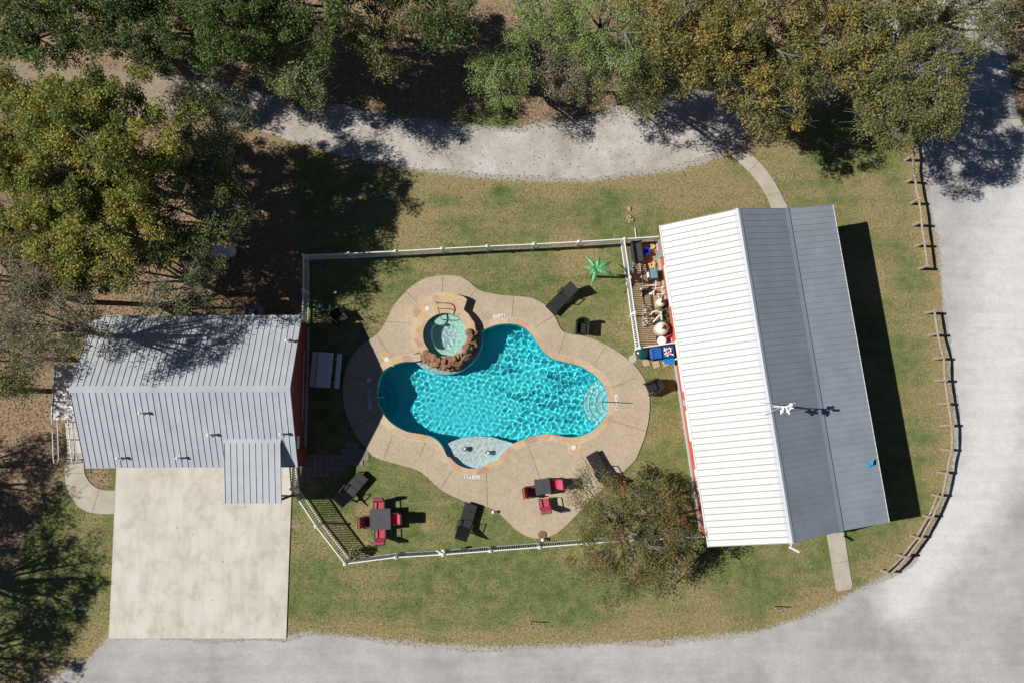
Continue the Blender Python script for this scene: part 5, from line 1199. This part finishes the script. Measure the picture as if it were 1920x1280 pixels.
# ------------------------------------------------------------------ grass blades and fallen leaves
def scatter(n, x0, x1, y0, y1, keep):
    X = rng.uniform(x0, x1, n); Y = rng.uniform(y0, y1, n); k = keep(X, Y); return X[k], Y[k]
hards = [offset(DECK, .03), gp([(219.5, 868), (549, 868), (537, 1195.5), (205, 1195.5)]), PAT]
def soft(X, Y):
    k = ~inside(X, Y, ROAD) & ~inside(X, Y, DRIVEW)
    for h in hards: k &= ~inside(X, Y, h)
    k &= ~inside(X, Y, gp([(1365, 287), (1404, 322.5), (1438, 369.6), (1452, 430), (1482, 430), (1469.8, 376.3), (1441, 326), (1421, 302.4), (1386.8, 269.8)]))
    k &= ~inside(X, Y, gp([(1541, 950), (1574, 947), (1598, 1102), (1568, 1107)])) & ~inside(X, Y, gp([(122, 846), (120, 895), (127, 920), (150, 952), (176, 964), (215, 964), (216, 917), (180, 911), (161, 886), (156, 846)]))
    k &= ~inside(X, Y, [(p.x, p.y) for p in (hA(u0, 9.5, 0), hA(u1, 9.5, 0), hA(u1, 18, 0), hA(u0, 18, 0))]) & ~inside(X, Y, [(p.x, p.y) for p in (hB(a0_, b0_, 0), hB(a1_, b0_, 0), hB(a1_, b1_, 0), hB(a0_, b1_, 0))])
    return k
X, Y = scatter(330000, -30, 30, -19.5, 18.5, soft); L_, D_, T_ = masks(X, Y)
k = (rng.rand(len(X)) > L_ * .93) & (T_ < .3); X, Y, L_, D_ = X[k], Y[k], L_[k], D_[k]; n = len(X)
a = rng.uniform(0, 6.28, n); w = rng.uniform(.008, .02, n); h = rng.uniform(.025, .07, n); ln = rng.uniform(.01, .06, n); b_ = rng.uniform(0, 6.28, n)
V = np.stack([np.stack([X - w * np.cos(a), Y - w * np.sin(a), 0 * X], -1), np.stack([X + w * np.cos(a), Y + w * np.sin(a), 0 * X], -1), np.stack([X + ln * np.cos(b_), Y + ln * np.sin(b_), h], -1)], 1).reshape(-1, 3)
tint = np.clip(.42 + .4 * D_ + (vnoise(X, Y, .7, 21) - .5) * .7 + rng.normal(0, .2, n), 0, 1)
M_blade = leaf_mat('grass_blades', [(0, (.08, .115, .035)), (.4, (.17, .19, .065)), (.7, (.30, .27, .095)), (1, (.46, .37, .19))], .25)
tag(fobj('lawn_grass', fastmesh('lawn_grass', V, np.arange(3 * n).reshape(-1, 3), M_blade, {'tint': ('FACE', tint)})), 'short green and straw coloured grass over the lawns', 'grass', kind='stuff')
X, Y = scatter(240000, -33, 33, -19.5, 23, lambda x, y: ~inside(x, y, ROAD)); L_, D_, T_ = masks(X, Y); dr = inside(X, Y, DRIVEW); so = soft(X, Y)
k = ((rng.rand(len(X)) < L_ ** 1.5) & so) | ((rng.rand(len(X)) < .02) & so) | (dr & (rng.rand(len(X)) < .05)); X, Y = X[k], Y[k]; n = len(X)
s_ = rng.uniform(.018, .048, n); a = rng.uniform(0, 6.28, n); tl = rng.normal(0, .45, (n, 2))
ex = np.stack([np.cos(a), np.sin(a), tl[:, 0]], -1) * s_[:, None]; ey = np.stack([-np.sin(a), np.cos(a), tl[:, 1]], -1) * (s_ * .6)[:, None]; Pc_ = np.stack([X, Y, .018 + s_ * .45], -1)
V = np.stack([Pc_ - ex, Pc_ + ey, Pc_ + ex, Pc_ - ey], 1).reshape(-1, 3)
M_lit = leaf_mat('fallen_leaves', [(0, (.06, .035, .02)), (.35, (.17, .105, .055)), (.7, (.30, .20, .12)), (1, (.46, .36, .25))], .1)
tag(fobj('fallen_leaves', fastmesh('fallen_leaves', V, np.arange(4 * n).reshape(-1, 4), M_lit, {'tint': ('FACE', np.clip(rng.normal(.5, .25, n), 0, 1))})), 'brown fallen leaves under the trees', 'leaves', kind='stuff')
